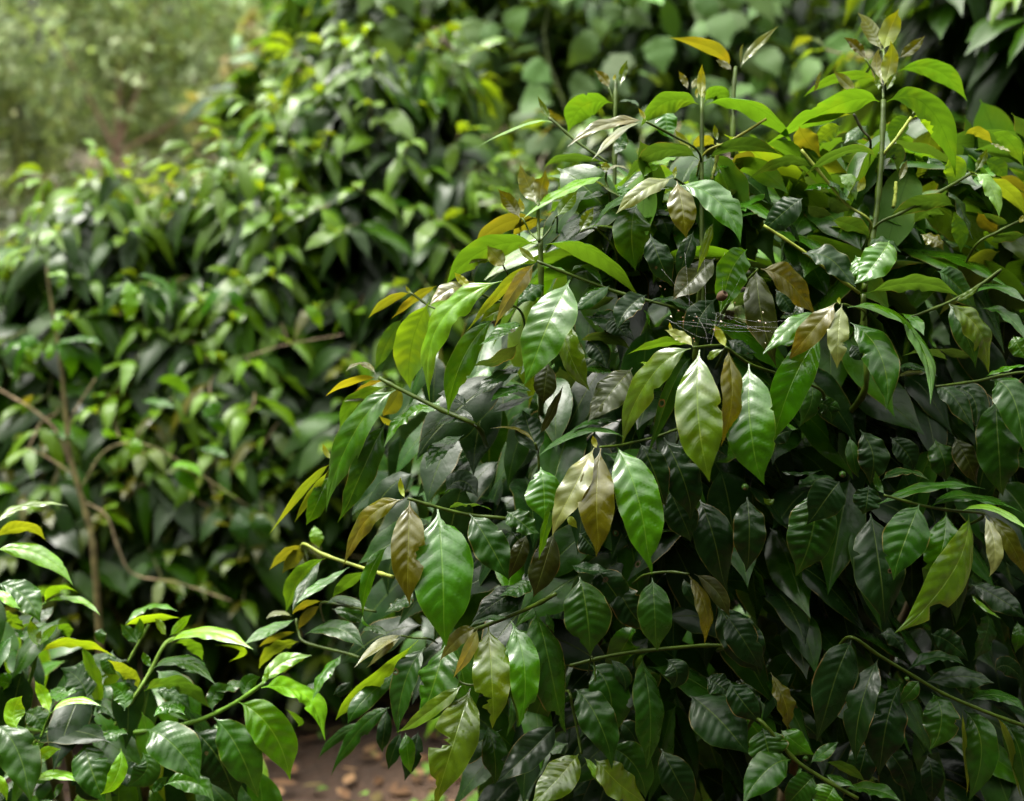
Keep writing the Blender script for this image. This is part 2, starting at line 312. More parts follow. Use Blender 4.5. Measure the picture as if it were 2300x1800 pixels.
# x0 y0 xm ym x2 y2 width normal colour depth(cm behind the dome front) [options]; '/' = twig, 'o' = berry
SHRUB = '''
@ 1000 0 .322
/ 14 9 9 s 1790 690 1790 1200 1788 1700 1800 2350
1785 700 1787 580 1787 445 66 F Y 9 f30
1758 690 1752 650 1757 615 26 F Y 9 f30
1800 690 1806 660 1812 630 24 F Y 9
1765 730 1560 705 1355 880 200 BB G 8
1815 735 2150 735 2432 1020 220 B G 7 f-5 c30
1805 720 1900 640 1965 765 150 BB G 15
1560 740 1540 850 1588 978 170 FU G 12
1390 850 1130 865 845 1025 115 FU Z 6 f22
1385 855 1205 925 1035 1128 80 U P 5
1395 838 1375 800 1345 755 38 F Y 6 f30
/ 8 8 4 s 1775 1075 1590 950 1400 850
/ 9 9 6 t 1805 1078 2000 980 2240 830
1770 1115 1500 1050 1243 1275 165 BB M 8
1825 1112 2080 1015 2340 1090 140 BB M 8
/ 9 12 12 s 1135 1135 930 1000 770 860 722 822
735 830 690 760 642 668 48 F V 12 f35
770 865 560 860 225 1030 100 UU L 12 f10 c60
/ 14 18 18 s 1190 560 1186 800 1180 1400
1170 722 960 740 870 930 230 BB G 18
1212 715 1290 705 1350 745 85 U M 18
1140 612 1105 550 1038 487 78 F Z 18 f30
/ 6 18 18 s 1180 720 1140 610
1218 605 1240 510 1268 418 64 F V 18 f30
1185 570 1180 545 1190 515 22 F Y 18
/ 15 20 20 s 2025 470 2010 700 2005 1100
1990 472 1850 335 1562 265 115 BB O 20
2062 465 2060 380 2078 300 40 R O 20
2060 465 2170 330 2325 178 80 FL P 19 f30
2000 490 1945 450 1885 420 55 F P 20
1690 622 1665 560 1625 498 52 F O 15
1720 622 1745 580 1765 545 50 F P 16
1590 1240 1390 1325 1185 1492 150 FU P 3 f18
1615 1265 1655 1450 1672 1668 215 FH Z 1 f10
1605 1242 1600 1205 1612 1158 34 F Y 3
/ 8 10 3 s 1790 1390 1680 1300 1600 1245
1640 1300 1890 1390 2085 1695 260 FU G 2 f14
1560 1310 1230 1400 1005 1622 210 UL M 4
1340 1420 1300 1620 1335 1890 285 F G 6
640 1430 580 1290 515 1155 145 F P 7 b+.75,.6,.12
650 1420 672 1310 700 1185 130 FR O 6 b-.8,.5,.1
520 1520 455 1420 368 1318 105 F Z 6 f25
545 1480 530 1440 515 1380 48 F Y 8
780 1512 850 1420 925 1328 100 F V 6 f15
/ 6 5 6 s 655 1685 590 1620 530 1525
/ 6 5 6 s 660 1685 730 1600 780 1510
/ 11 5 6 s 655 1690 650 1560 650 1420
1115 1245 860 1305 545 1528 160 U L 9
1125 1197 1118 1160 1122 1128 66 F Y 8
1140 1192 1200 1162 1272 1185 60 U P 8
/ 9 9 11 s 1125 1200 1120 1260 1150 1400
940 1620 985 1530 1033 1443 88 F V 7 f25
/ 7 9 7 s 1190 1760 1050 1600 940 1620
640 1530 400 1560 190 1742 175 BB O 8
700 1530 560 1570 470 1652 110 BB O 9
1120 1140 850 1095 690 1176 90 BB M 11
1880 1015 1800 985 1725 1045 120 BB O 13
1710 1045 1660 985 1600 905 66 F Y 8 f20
1900 980 1885 930 1878 865 46 F V 9 f30
/ 13 9 11 p 1903 1000 1890 1130 1840 1310
1640 1085 1480 1150 1385 1235 110 U L 10
1900 1170 1985 1150 2080 1100 70 U G 11
2174 1110 2080 1120 2000 1230 140 BB O 11
1450 1480 1520 1540 1560 1680 150 F D 10
1230 1330 1110 1350 930 1400 110 U M 13
1400 1180 1300 1280 1170 1420 150 U M 14
1180 1080 1230 1000 1260 920 120 FL M 15
1690 1460 1580 1420 1480 1500 130 U M 11
1200 1300 1250 1340 1290 1400 120 U G 12
@ 1600 0 .322
/ 19 8 6 s 1193 700 1180 1090 1135 1560 1085 1800 1060 2030
1195 600 1240 450 1252 280 122 F Y 6 f12
1190 590 1145 470 1160 335 85 FL P 8
1160 630 1150 570 1135 508 48 F V 6 f30
1215 632 1245 570 1283 503 54 F V 6 f30
1180 352 1110 215 1012 85 130 F P 10 f10 b-.85,.5,.08
1195 352 1238 210 1308 62 150 F Y 9 f12 b+.9,.6,.07
/ 9 8 10 s 1193 700 1188 560 1187 350
1065 412 1005 330 918 258 82 F Z 8 f25
1300 408 1390 340 1485 250 88 F Z 8 f25
/ 6 8 8 s 1185 620 1130 510 1065 410
/ 6 8 8 s 1200 600 1240 500 1300 405
1165 712 850 740 370 1035 240 BB G 5
1215 712 1520 760 1702 1245 235 BR G 3 b-.62,.5,.09
1290 500 1570 490 1772 712 170 BB G 16
1140 545 900 540 625 672 105 BB G 14
995 632 925 575 848 495 92 F O 7 f20
705 645 735 570 756 487 44 R O 13
/ 9 8 7 k 1105 1010 1040 900 985 795
985 775 970 720 958 645 52 F Y 7 f25
980 800 800 815 615 868 60 BB V 7
900 790 835 775 768 780 62 U P 8
/ 11 8 6 p 1190 1092 1290 960 1388 820
1392 800 1425 730 1456 635 54 F V 6 f30
1368 812 1295 890 1245 1020 150 BF G 8
1400 825 1510 830 1575 1035 120 BB L 8
605 880 655 985 757 1098 170 BB O 7
1150 1102 930 1055 640 1238 135 B M 4 f25
1190 1130 1285 1060 1288 1222 120 BF M 8
/ 10 7 6 p 1105 1560 940 1430 780 1240 620 1045
810 1252 905 1340 1012 1452 180 UR M 7
700 1180 500 1125 258 1255 110 BB M 8
/ 10 7 4 s 1140 1580 1310 1490 1500 1390 1800 1215
1690 1440 1480 1410 1210 1540 170 BB M 5
1620 1332 1730 1430 1808 1675 175 UR D 3
1830 1202 1880 1120 1915 1035 66 F V 3 f28
1832 1212 1950 1310 2005 1525 140 FU L 1
1905 1240 2060 1330 2200 1500 120 BB V 3
1760 942 1860 920 1950 1012 90 BB O 6
1945 930 2070 985 2168 1170 120 BB G 7
1930 1000 2000 1022 2078 1062 60 U P 6
1640 1080 1690 1180 1640 1300 170 BF L 7
1500 1090 1575 1200 1605 1312 150 F M 10
1470 1090 1490 1110 1530 1150 40 F G 12
/ 12 8 8 p 1280 1270 1276 1360 1262 1450
1300 1262 1330 1190 1352 1118 58 F P 8 f30
1010 1342 1040 1290 1058 1222 60 F Y 7
630 1382 500 1480 345 1620 240 FL D 6
460 1565 570 1600 608 1720 130 R D 7
660 1430 740 1480 840 1500 110 BB D 9
800 1370 880 1430 965 1470 130 BB D 8
830 1545 980 1572 1105 1662 150 BB M 6
1680 1490 1725 1600 1735 1770 120 BF G 7
1850 1480 1915 1560 1995 1622 115 BB O 8
1880 1482 1985 1535 2065 1565 75 BB M 7
/ 9 6 4 s 1840 1710 1990 1620 2135 1545
2130 1550 2160 1530 2190 1490 40 F Y 4
1930 1690 2060 1650 2190 1640 110 BB M 5
1450 1638 1540 1670 1620 1745 130 FU Z 4
2170 1260 2300 1360 2400 1500 170 BB G 3
2174 1000 2250 1080 2300 1250 150 BB V 5
600 1050 680 1110 720 1240 120 BF G 9
1090 1700 1200 1690 1320 1760 120 FU M 4
640 1330 760 1290 880 1330 140 U G 9
880 1230 960 1270 1000 1400 130 FU L 10
1400 1560 1500 1480 1620 1500 130 BB M 7
1420 1060 1330 1160 1280 1260 120 F D 13
1900 1130 1990 1160 2060 1270 120 BF G 9
2010 1230 2100 1300 2180 1420 140 BB O 8
900 880 800 930 740 1010 140 BF L 9
1080 880 1000 930 920 1010 120 FU M 11
@ 700 500 .322
/ 20 7 8 s 1595 120 1600 430 1605 1100
1570 150 1230 180 915 430 240 BB G 3
1630 152 1960 200 2296 530 250 B G 2 f0 c35 b+.35,.3,.05
1345 300 1290 245 1220 162 125 F Y 3 f10
1240 268 1170 252 1092 292 68 U P 4
/ 6 4 6 s 1330 290 1350 330 1368 372
1557 272 1500 225 1438 164 60 F Y 2 f25
/ 11 2 4 s 1570 270 1820 370 2174 500 2643 640
1552 290 1330 470 1075 775 120 BL V 1
1555 290 1430 450 1265 735 125 FR P 0 f16
1580 302 1680 312 1765 335 85 UU G 4
1800 395 1640 740 1478 1135 390 HL G -2 f8 c18
1740 640 1800 920 1940 1178 205 FL V 1
1625 440 1530 480 1440 570 150 FU M 4
1330 412 910 680 802 1255 255 FL L -1 f20 c55
1270 670 1050 960 948 1345 205 FR G 1 f20
820 555 700 840 680 1165 270 BF L 4
630 670 530 830 445 1045 120 BF G 6
690 492 540 540 393 668 85 BB O 5
872 440 720 530 558 672 85 BB O 5
700 500 675 475 655 440 25 F Y 5
/ 8 5 6 s 690 490 800 570 900 635
1070 452 950 475 818 575 150 FU P 4 f20
1112 462 1050 405 993 350 62 F Y 3 f22
1150 465 1130 440 1095 405 50 F O 5
/ 8 3 6 s 1110 462 1250 530 1450 610
450 1062 350 985 233 1042 85 U Z 1
450 1085 290 1105 88 1208 80 BB Y 1
440 1150 360 1190 228 1252 110 FU P 3
500 1100 420 1120 300 1180 70 B Z 3
/ 15 1 3 s 470 1085 600 1155 910 1310 1150 1420
590 1168 285 1480 98 2020 285 FL G -2 f16 c30
540 1142 300 1235 200 1460 115 BB G 1
520 1400 365 1700 208 2105 215 FR M 0 f18
845 1310 660 1345 508 1575 190 UL G 0
1150 1422 960 1370 720 1575 165 UL D 2
1060 1480 900 1580 800 1720 170 U M 4
620 1150 560 1260 490 1350 150 BF O 5
640 1330 560 1400 470 1340 110 B O 6
1580 1620 1520 1450 1482 1308 230 FU D 4
1590 1480 1672 1330 1760 1140 85 R X 4
1560 1545 1430 1442 1245 1442 48 U Z 3
/ 9 3 5 s 1560 1540 1580 1620 1585 1760
1650 970 1630 1120 1615 1265 175 F X 5
2080 438 1960 520 1828 625 130 FU M 1
2130 520 1980 560 1830 625 100 BB D 3
1810 342 1920 310 2040 442 95 U M 3
1470 720 1370 730 1180 860 160 U G 3
1430 600 1300 620 1170 700 120 F V 4
1440 850 1280 960 1080 1010 190 B D 4
1480 1000 1300 1080 1110 1240 150 U D 5
1540 1180 1390 1170 1240 1250 140 U M 4
1250 1330 1400 1270 1560 1200 120 U D 5
1900 800 2000 880 2060 1020 190 FU D 4
1850 1050 1990 1020 2110 1065 130 U M 3
2100 660 2140 720 2200 800 190 FU D 3
1900 660 2050 680 2180 800 180 U D 4
760 1320 830 1290 900 1240 120 U G 6
1090 1300 980 1210 880 1200 130 U D 6
@ 1300 500 .322
/ 18 6 7 s 860 240 845 420 828 640 800 1000
1172 188 1060 350 990 645 270 FR G 0 f18 c10
1240 330 1270 620 1378 1010 235 FH X 1 f10
1270 322 1480 430 1645 650 260 FR Z 1 f14
/ 7 1 4 s 1250 325 1150 430 1050 560
500 80 560 250 655 455 200 F D 3
800 60 745 230 688 415 135 F D 4
1560 208 1770 270 1922 458 235 FU D 2
/ 11 4 4 p 1290 20 1550 190 1750 340 1960 495
/ 20 5 6 s 1985 500 1990 800 2000 1150
940 0 890 150 823 355 100 R V 2
470 510 350 590 268 750 200 FU D 2 f25
445 590 480 660 502 745 45 R G 2
785 640 650 545 480 560 125 U D 3
950 250 800 390 655 545 220 FU X 4
795 865 710 800 598 750 100 FU Y -2 f20
650 770 640 735 630 697 26 F Y -1
1025 872 985 790 944 712 68 F Y -2 f22
782 880 490 1090 287 1565 250 FL V -4 f14
843 888 832 1340 915 1812 350 HL V -6 f8 c22
1042 870 1065 1210 1002 1565 225 FR Z -4 f12
1188 985 1195 1400 1275 1842 380 HL G -4 f8 c20 b-.4,.12,.02 b-.66,.1,.02
780 950 650 1150 488 1645 150 FR M -1
1015 882 930 925 905 960 60 FL V -2
/ 10 -3 2 s 1025 868 1190 985 1400 1060 1700 1180
/ 10 -3 3 s 800 872 950 860 1025 868
1700 780 1500 1090 1348 1575 280 F G -2 f12
1790 565 1640 740 1458 965 200 FL Z -5 f14
1836 570 1810 790 1806 1020 165 FH P -6 f8 b-.62,.5,.07
1820 568 1815 545 1818 518 28 F Y -5
/ 8 -4 3 s 1820 570 1880 580 2000 640
1655 625 1480 730 1283 925 150 FU G -2 f12
1640 680 1500 800 1330 860 130 U M 0
1600 1080 1625 1240 1530 1425 150 F M 3
1650 1262 1740 1290 1762 1402 150 F M 4
420 982 490 985 560 1005 80 U L 2
790 852 620 835 335 908 105 BB G -1
960 530 840 680 830 850 230 F D 2
375 1010 230 1180 55 1395 255 FU X 0
1080 600 1150 520 1250 490 120 BB D 6
1040 820 1130 860 1240 920 130 FU D 3
90 500 190 470 290 510 150 U D 5
60 680 240 690 380 840 220 FU D 4
0 830 180 800 370 880 120 BB D 4
1370 470 1450 560 1490 640 140 F D 6
0 1120 60 1000 200 930 140 FU D 5
1500 1450 1400 1480 1330 1560 150 F D 3
1930 230 1960 330 2010 430 190 FL G 3
2170 120 2085 260 1920 440 250 FU G 2
@ 1600 600 .322
1090 185 1400 110 1722 195 165 BB M -1
1648 255 1850 430 1925 745 260 FR V -2 f12
/ 10 -1 2 s 1390 350 1640 250 1860 130 2010 20
1690 242 1780 195 1862 130 46 F V -2
1650 262 1755 440 1850 705 180 FL M 0
1835 180 2000 145 2190 255 130 U M 0
1570 30 1700 120 1835 300 250 FR M 2
1850 290 2050 335 2190 510 150 U M 1
1910 765 2060 705 2240 690 80 U G -2
/ 10 -1 1 s 1560 835 1850 795 2000 760 2200 740
1940 792 2090 900 2180 1340 290 FU M -3 f14
1975 910 1995 1250 2012 1610 335 F M 0 f8
1690 1188 1770 1330 1852 1525 180 F X 2
1550 820 1690 920 1832 1155 175 FU D 1
1640 850 1810 900 1842 1135 230 FU D 3
1260 720 1420 700 1575 770 110 U D 2
1550 1195 1610 1340 1640 1500 220 F M 4
1030 1140 1120 1310 1088 1525 235 F D 3
958 1180 985 1330 1010 1475 110 F M 4
1240 1190 1350 1290 1405 1415 180 F D 5
1385 1120 1170 1060 955 985 150 F M 24
940 285 1370 410 1550 975 265 UR G -5 f16 c40
960 392 1160 590 1235 1000 270 FU M -3 f16
1300 322 1410 370 1472 480 110 U G -1
970 540 1010 600 1050 650 110 F D 3
620 250 560 330 470 360 140 U D 6
740 950 830 970 900 1000 100 F M 4
1850 900 1880 980 1830 1160 180 FL D 3
1290 770 1420 730 1560 740 100 U X 3
1640 650 1500 590 1330 620 120 B D 4
1830 620 1720 600 1550 570 100 BB D 5
2100 480 2140 560 2190 640 150 FL G 5
@ 1650 1000 .2978
795 275 700 390 553 612 300 F D -3 f8
600 330 590 640 460 990 420 F M -1 f10
1010 308 1000 410 973 527 235 F D -1 f10
1890 335 1480 310 1080 467 140 U M -2
1130 370 1080 290 1065 195 60 F M -2
1480 462 1780 385 2190 510 190 U M -2
1720 495 1960 480 2240 670 110 U L -4
1395 445 1295 690 1185 1015 355 FH M -5 f6 c20
/ 11 -4 2 s 1130 380 1390 450 1600 490 1880 522
1595 500 1560 790 1415 1095 265 F G -3
1772 520 1640 960 1225 1452 345 FR V -5 f10 b-.74,.75,.06
1885 530 1960 760 1938 1002 135 FH P -6 f16
1900 520 2070 720 2200 1000 150 F Z -5 f16
1022 520 1090 900 1128 1358 420 FH D 0
95 390 110 650 100 965 270 F D 0
1780 1050 1990 1150 2200 1320 220 FU D 3
1900 1270 1900 1430 1795 1632 220 FR M 13
2130 1330 2145 1440 2108 1572 110 F G 13
1780 1120 1880 1220 2010 1312 60 U L 11
350 200 480 210 680 190 80 U D 4
480 340 600 260 760 260 150 U D 4
1110 270 1280 200 1470 270 130 U D 0
o 815 222 40 3 
o 80 318 40 5
300 400 260 430 215 395 50 F V 6
@ 1650 1300 .2978
875 470 760 760 615 1238 335 F D 0
1085 600 955 960 898 1402 265 FL D -2 f14
1258 785 1140 1110 1105 1495 355 F D -1
1392 768 1330 850 1240 948 125 F M -2
1490 850 1560 1060 1480 1298 300 FH M -2
/ 13 1 -3 s 870 440 1090 580 1390 760 1560 860 1760 950 1960 1030 2240 1130
1300 690 1540 590 1745 660 150 U D 0
1420 785 1720 740 1965 790 190 FU D 0
1775 920 1990 880 2210 1010 180 U M -1
1730 990 1860 1270 1768 1690 270 FL M -3 f14
1715 1000 1740 1300 1770 1640 50 BL V -4
1975 1040 2085 1290 2140 1680 70 BL V -4
2000 1060 2150 1300 2180 1720 220 FL M -2
272 708 375 930 402 1145 190 FR Z -1
210 1130 245 1260 272 1378 330 F M -3
425 1365 250 1440 45 1700 290 FU M -5 f16
350 1140 450 1230 600 1340 200 F G -2
605 1478 500 1590 375 1730 235 F M -5
755 1555 700 1660 640 1770 270 F G -6
570 1390 680 1310 782 1228 105 FU M -4
680 1390 830 1420 990 1545 110 BB M -3
680 1482 790 1510 905 1575 130 U M -4
830 1595 1050 1590 1250 1690 170 U M -5
/ 14 -2 -6 s 180 1060 430 1340 620 1480 930 1660
o 535 1357 30 -3
o 1300 757 27 -3
-60 280 60 450 212 705 260 F D 1
1100 1260 1250 1420 1330 1640 200 F D 3
1450 1330 1490 1500 1480 1700 190 F D 2
1090 420 1200 440 1290 560 150 FU D 2
1480 420 1620 480 1770 620 190 F D 4
1960 700 2060 660 2190 790 160 F D 6
0 800 100 920 190 1120 220 FL D 3
1010 1230 960 1400 900 1640 240 F D 3
@ 1100 1300 .3207
630 -10 680 240 706 538 370 F M 1 f8
1140 -5 1155 240 1166 515 265 F M 1 f8
/ 13 2 6 s 560 610 850 540 1100 505 1480 470 1640 475
150 298 235 600 208 1052 285 F G -3 f8 b-.12,.6,.05 b-.82,.4,.04
315 218 420 600 516 1105 365 FR M -1 f8 b+.86,.7,.06
600 780 740 950 880 1335 280 FH M -1 f12
/ 5 1 0 s 712 545 735 620 738 720
700 600 840 800 840 1180 300 F M 1
1062 540 1120 900 1114 1345 270 FR M 0 f8
840 560 935 680 940 795 120 F D 1
1230 560 1310 660 1270 785 190 F D 3
622 1230 485 1390 290 1600 265 FU V -4 f12
735 1265 890 1420 1100 1590 265 FR V -4 f12
660 1250 735 1350 782 1460 65 FL L -3
/ 9 -2 2 s 640 1230 620 1100 580 900 560 800
830 1180 1010 1300 1100 1545 270 F M 0
470 1030 280 1210 55 1445 255 FU D 0
1400 820 1600 980 1815 1245 400 FU D 1
1680 720 1770 860 1905 1015 215 F D -1
1590 190 1760 420 1912 695 320 F D 2
870 0 970 200 1095 362 240 F D 4
1200 1190 1310 1400 1430 1620 250 F D 2
1360 0 1400 100 1480 220 90 F D 6
300 20 200 60 60 130 200 U M 2
900 1000 1000 1090 1060 1260 150 F D 4
1520 700 1600 740 1680 820 200 FU D 4
@ 1000 900 .322
1040 332 890 620 733 937 215 HL P -6 f12
1085 332 1055 700 1085 1090 270 FH Z -6 f8 c15
1055 332 1040 290 1030 245 42 F Y -6
1192 310 1350 700 1424 1218 335 FH G -5 f8 c15 b-.9,.6,.04
/ 9 -5 3 s 1080 325 1200 315 1320 290 1470 255 1640 200
665 462 690 650 690 850 285 FH G -1 f6 b+.2,.3,.04
790 560 700 890 653 1115 110 R G -2
170 790 310 1000 438 1255 265 FH M -2 f8
430 770 530 850 655 935 200 FU M 1
1360 300 1450 480 1535 745 240 F D -1
1520 250 1650 520 1735 835 275 F D 0
1565 620 1645 800 1722 985 250 F D 1
1775 690 1870 950 1952 1345 300 F D 1
2110 670 2120 900 2110 1130 220 F D 2
760 920 690 1150 618 1375 220 F X 1
570 930 510 1080 438 1255 140 F X 2
590 1330 390 1385 185 1545 220 FU D 1
440 1520 300 1520 155 1585 80 U M -2
1690 1208 1815 1450 1800 1708 165 FR Z 0
1740 1210 1900 1340 1972 1515 130 FL X 1
/ 15 -2 4 s 770 1350 600 1440 230 1592 95 1640
/ 9 1 4 s 1700 1210 1560 1195 1400 1215
850 820 880 840 920 895 60 F Y 4
1250 255 960 210 648 388 110 U M -3
1240 165 1060 140 868 225 100 U M -1
940 930 1000 990 1060 1080 200 F D 3
880 1150 1000 1180 1150 1190 160 U D 4
20 760 160 720 330 770 130 B M 1
700 1480 740 1540 760 1620 110 R M 0
1060 1180 1150 1300 1290 1500 250 F D 4
0 640 120 560 230 680 200 FU D 5
@ 500 1000 .322
1255 378 1010 520 836 848 165 FL Z -4 f16
1305 395 1295 720 1290 1120 260 FH Z -5 f8 c15 b-.56,.55,.09
1272 368 1245 300 1243 220 42 F Y -4
1500 437 1535 900 1540 1410 450 FH G -3 f6 c14 b-.1,.5,.05
/ 12 -4 2 s 1290 372 1500 435 1730 488 2000 520
752 132 560 310 335 625 95 BL V 1
735 180 620 350 497 540 85 BL V 1
755 97 722 50 697 -12 40 F Y 0
752 200 660 400 588 562 150 FR G 2
/ 12 5 4 p 560 690 720 770 1050 880 1190 920
550 697 440 755 328 872 100 BB O 5
560 702 500 790 408 892 105 BF O 6
720 790 530 930 452 1175 165 BB G 5
690 802 575 980 480 1165 110 U M 3
885 850 680 975 508 1105 95 U G 4
1012 880 880 950 760 1065 115 BB G 5
640 560 652 640 672 722 105 F L 30
1160 700 1025 900 978 1195 110 FR G -2
978 1190 985 1240 1042 1270 22 F G -2
/ 10 9 7 s 515 1215 530 1300 580 1378 850 1450 960 1485
512 1302 380 1335 243 1408 75 BB O 9
692 1090 580 1108 478 1178 75 BB O 8
480 1195 390 1172 298 1212 66 U O 9
512 1220 330 1285 145 1398 115 U G 9
530 1372 380 1420 238 1560 140 BB V 8
680 1120 590 1190 530 1295 75 BF Z 8
/ 8 7 6 s 690 1100 860 1125 1070 1162
725 1110 850 1078 1015 1152 105 U M 6
570 1325 800 1280 995 1425 165 UL M 3
1245 1330 1100 1395 918 1555 110 U P 2 f20
1245 1342 1130 1430 998 1565 58 FL P 2
/ 7 2 4 s 1245 1330 1330 1345 1440 1352
970 1300 1060 1280 1150 1330 90 U M 4
760 1140 900 1180 1000 1240 120 FU M 8
1330 1030 1250 1100 1130 1160 130 U M 4
600 1480 500 1500 430 1600 90 BB V 8
@ 500 1300 .3207
1370 435 1010 760 780 990 150 BB L -1 f10
840 532 720 650 628 855 165 UL G 3
1290 615 1010 830 878 1025 160 FU M 1
1420 480 1270 740 1228 1105 260 FL M 0
1280 1080 1295 1210 1312 1375 120 F G 1
1560 435 1480 740 1345 1030 400 FL G -1
1780 345 1650 420 1515 572 140 FL Z -5 f20
1785 352 1725 500 1610 695 110 FR P -6 f18
1860 330 1885 680 1898 1055 290 FH V -5 f8 c18 b+.72,.75,.06 b+.86,.5,.05
2020 292 2115 640 2082 1045 235 FH G -4 b-.1,.4,.05 b-.85,.6,.06
/ 8 -1 -2 s 1610 640 1660 720 1740 745 1800 735
1672 750 1490 900 1218 1098 130 FL V -4 f20
1735 768 1625 1120 1478 1610 330 FH V -5 f8 b+.55,.75,.07 b+.85,.5,.05
1850 1020 1905 1230 1905 1445 200 F M -2 b-.6,.5,.06
1170 900 960 1060 748 1370 140 FL M 9
1000 1000 800 1110 658 1260 90 FL M 11
1150 900 1130 1080 1110 1220 120 F D 8
1250 1080 1200 1200 1160 1340 110 F D 6
1370 1070 1330 1230 1270 1420 140 F D 5
900 720 840 780 770 810 90 F D 8
700 700 620 780 500 830 110 U M 10
2020 830 2030 950 1985 1110 70 FL M -1
1950 1060 1750 1180 1600 1330 200 FU D 4
'''
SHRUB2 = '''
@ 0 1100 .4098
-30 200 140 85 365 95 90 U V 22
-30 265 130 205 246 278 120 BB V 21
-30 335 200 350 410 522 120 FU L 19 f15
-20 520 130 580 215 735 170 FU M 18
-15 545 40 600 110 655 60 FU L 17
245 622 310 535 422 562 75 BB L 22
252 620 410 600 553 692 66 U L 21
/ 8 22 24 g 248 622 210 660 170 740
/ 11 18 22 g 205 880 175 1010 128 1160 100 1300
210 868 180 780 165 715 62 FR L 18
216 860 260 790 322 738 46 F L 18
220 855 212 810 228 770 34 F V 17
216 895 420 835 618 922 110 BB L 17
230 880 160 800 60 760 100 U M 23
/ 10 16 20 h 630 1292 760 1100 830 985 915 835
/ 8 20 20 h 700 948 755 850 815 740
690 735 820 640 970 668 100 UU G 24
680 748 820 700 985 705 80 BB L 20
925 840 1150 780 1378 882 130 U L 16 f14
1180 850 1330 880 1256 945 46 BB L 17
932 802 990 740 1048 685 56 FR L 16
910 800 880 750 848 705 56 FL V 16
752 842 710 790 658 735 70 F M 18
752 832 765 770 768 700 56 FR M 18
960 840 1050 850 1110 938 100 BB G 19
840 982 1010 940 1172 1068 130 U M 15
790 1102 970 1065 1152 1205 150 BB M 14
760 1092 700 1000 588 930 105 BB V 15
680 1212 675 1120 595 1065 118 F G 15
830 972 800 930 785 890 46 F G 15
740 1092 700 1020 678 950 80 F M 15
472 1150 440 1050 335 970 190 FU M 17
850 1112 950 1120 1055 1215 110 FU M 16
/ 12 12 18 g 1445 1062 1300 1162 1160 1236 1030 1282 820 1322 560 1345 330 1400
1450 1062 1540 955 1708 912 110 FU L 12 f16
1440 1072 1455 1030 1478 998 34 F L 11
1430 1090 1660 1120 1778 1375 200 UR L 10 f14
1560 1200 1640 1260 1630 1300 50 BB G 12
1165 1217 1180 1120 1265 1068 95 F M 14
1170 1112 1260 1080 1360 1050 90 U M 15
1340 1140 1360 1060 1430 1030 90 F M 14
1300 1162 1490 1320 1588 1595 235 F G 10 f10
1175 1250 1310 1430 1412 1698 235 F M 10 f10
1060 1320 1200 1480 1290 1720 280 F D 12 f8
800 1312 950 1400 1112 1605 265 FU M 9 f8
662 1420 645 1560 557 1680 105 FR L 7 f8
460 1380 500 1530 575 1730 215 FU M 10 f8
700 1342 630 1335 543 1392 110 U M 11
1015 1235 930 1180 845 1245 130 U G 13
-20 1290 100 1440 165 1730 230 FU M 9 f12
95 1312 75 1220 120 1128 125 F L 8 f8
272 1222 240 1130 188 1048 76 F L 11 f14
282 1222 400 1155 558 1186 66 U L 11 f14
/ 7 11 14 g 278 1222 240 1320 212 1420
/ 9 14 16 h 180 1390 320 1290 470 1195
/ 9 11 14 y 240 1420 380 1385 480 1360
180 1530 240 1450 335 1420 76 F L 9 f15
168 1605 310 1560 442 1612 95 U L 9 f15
180 1530 200 1545 232 1560 40 F L 9
-20 1560 10 1620 42 1710 60 F L 7
280 1392 350 1340 440 1340 90 U G 12
780 1440 800 1540 690 1630 170 F M 12
900 1622 1050 1600 1185 1710 140 FU G 11
300 1700 320 1640 350 1610 40 F G 10
620 1480 700 1560 800 1580 150 FU D 14
130 1220 200 1250 240 1330 130 FU M 16
270 1100 350 1120 400 1160 150 U G 17
490 1190 560 1180 620 1260 120 U M 17
550 1130 600 1200 660 1180 120 F D 19
410 1190 480 1300 560 1290 150 F D 17
20 1010 100 1060 130 1130 100 FR M 19
-20 1080 40 1060 110 1150 110 F G 18
0 690 60 700 130 760 120 BB G 24
20 720 200 700 290 640 120 U D 26
310 770 350 760 380 820 110 BB G 24
430 1480 480 1600 640 1690 190 F D 13
840 1660 870 1620 920 1570 60 F M 11
1000 1000 1080 960 1020 900 100 U M 20
560 760 550 800 570 850 70 F M 24
620 880 600 960 640 1010 110 F M 20
'''
SKY_GRAD, SKY_BASE, SKY_STR, SUN_STR, FSTOP, EXPOSURE = 8.0, .12, .15, 1.4, 4.3, 0.66
# ---------------------------------------------------------------- hand placed shrubs
def parse(text, surf):
    L, Bq, O = [], [], []
    for line in text.strip().splitlines():
        f = line.split()
        if f[0] == '@': ox, oy, sc = float(f[1]), float(f[2]), float(f[3]); continue
        if f[0] == '/':
            p = np.array(list(map(float, f[5:]))).reshape(-1, 2) * sc + (ox, oy)
            Bq.append((float(f[1]) * sc, float(f[2]) / 100, float(f[3]) / 100, f[4], p)); continue
        if f[0] == 'o': O.append((float(f[1]) * sc + ox, float(f[2]) * sc + oy, float(f[3]) * sc, float(f[4]) / 100)); continue
        x = np.array(list(map(float, f[:6]))).reshape(3, 2) * sc + (ox, oy)
        o = dict(p=x, w=float(f[6]) * sc, n=NRM[f[7]], c=f[8], d=float(f[9]) / 100, fold=None, curl=None, b=[])
        for e in f[10:]:
            if e[0] == 'f': o['fold'] = float(e[1:])
            elif e[0] == 'c': o['curl'] = float(e[1:])
            elif e[0] == 'b': o['b'].append([1 if e[1] == '+' else -1] + [float(q) for q in e[2:].split(',')])
        o['d'] += float(surf(x[1, 0], x[1, 1]))
        L.append(o)
    return L, Bq, O

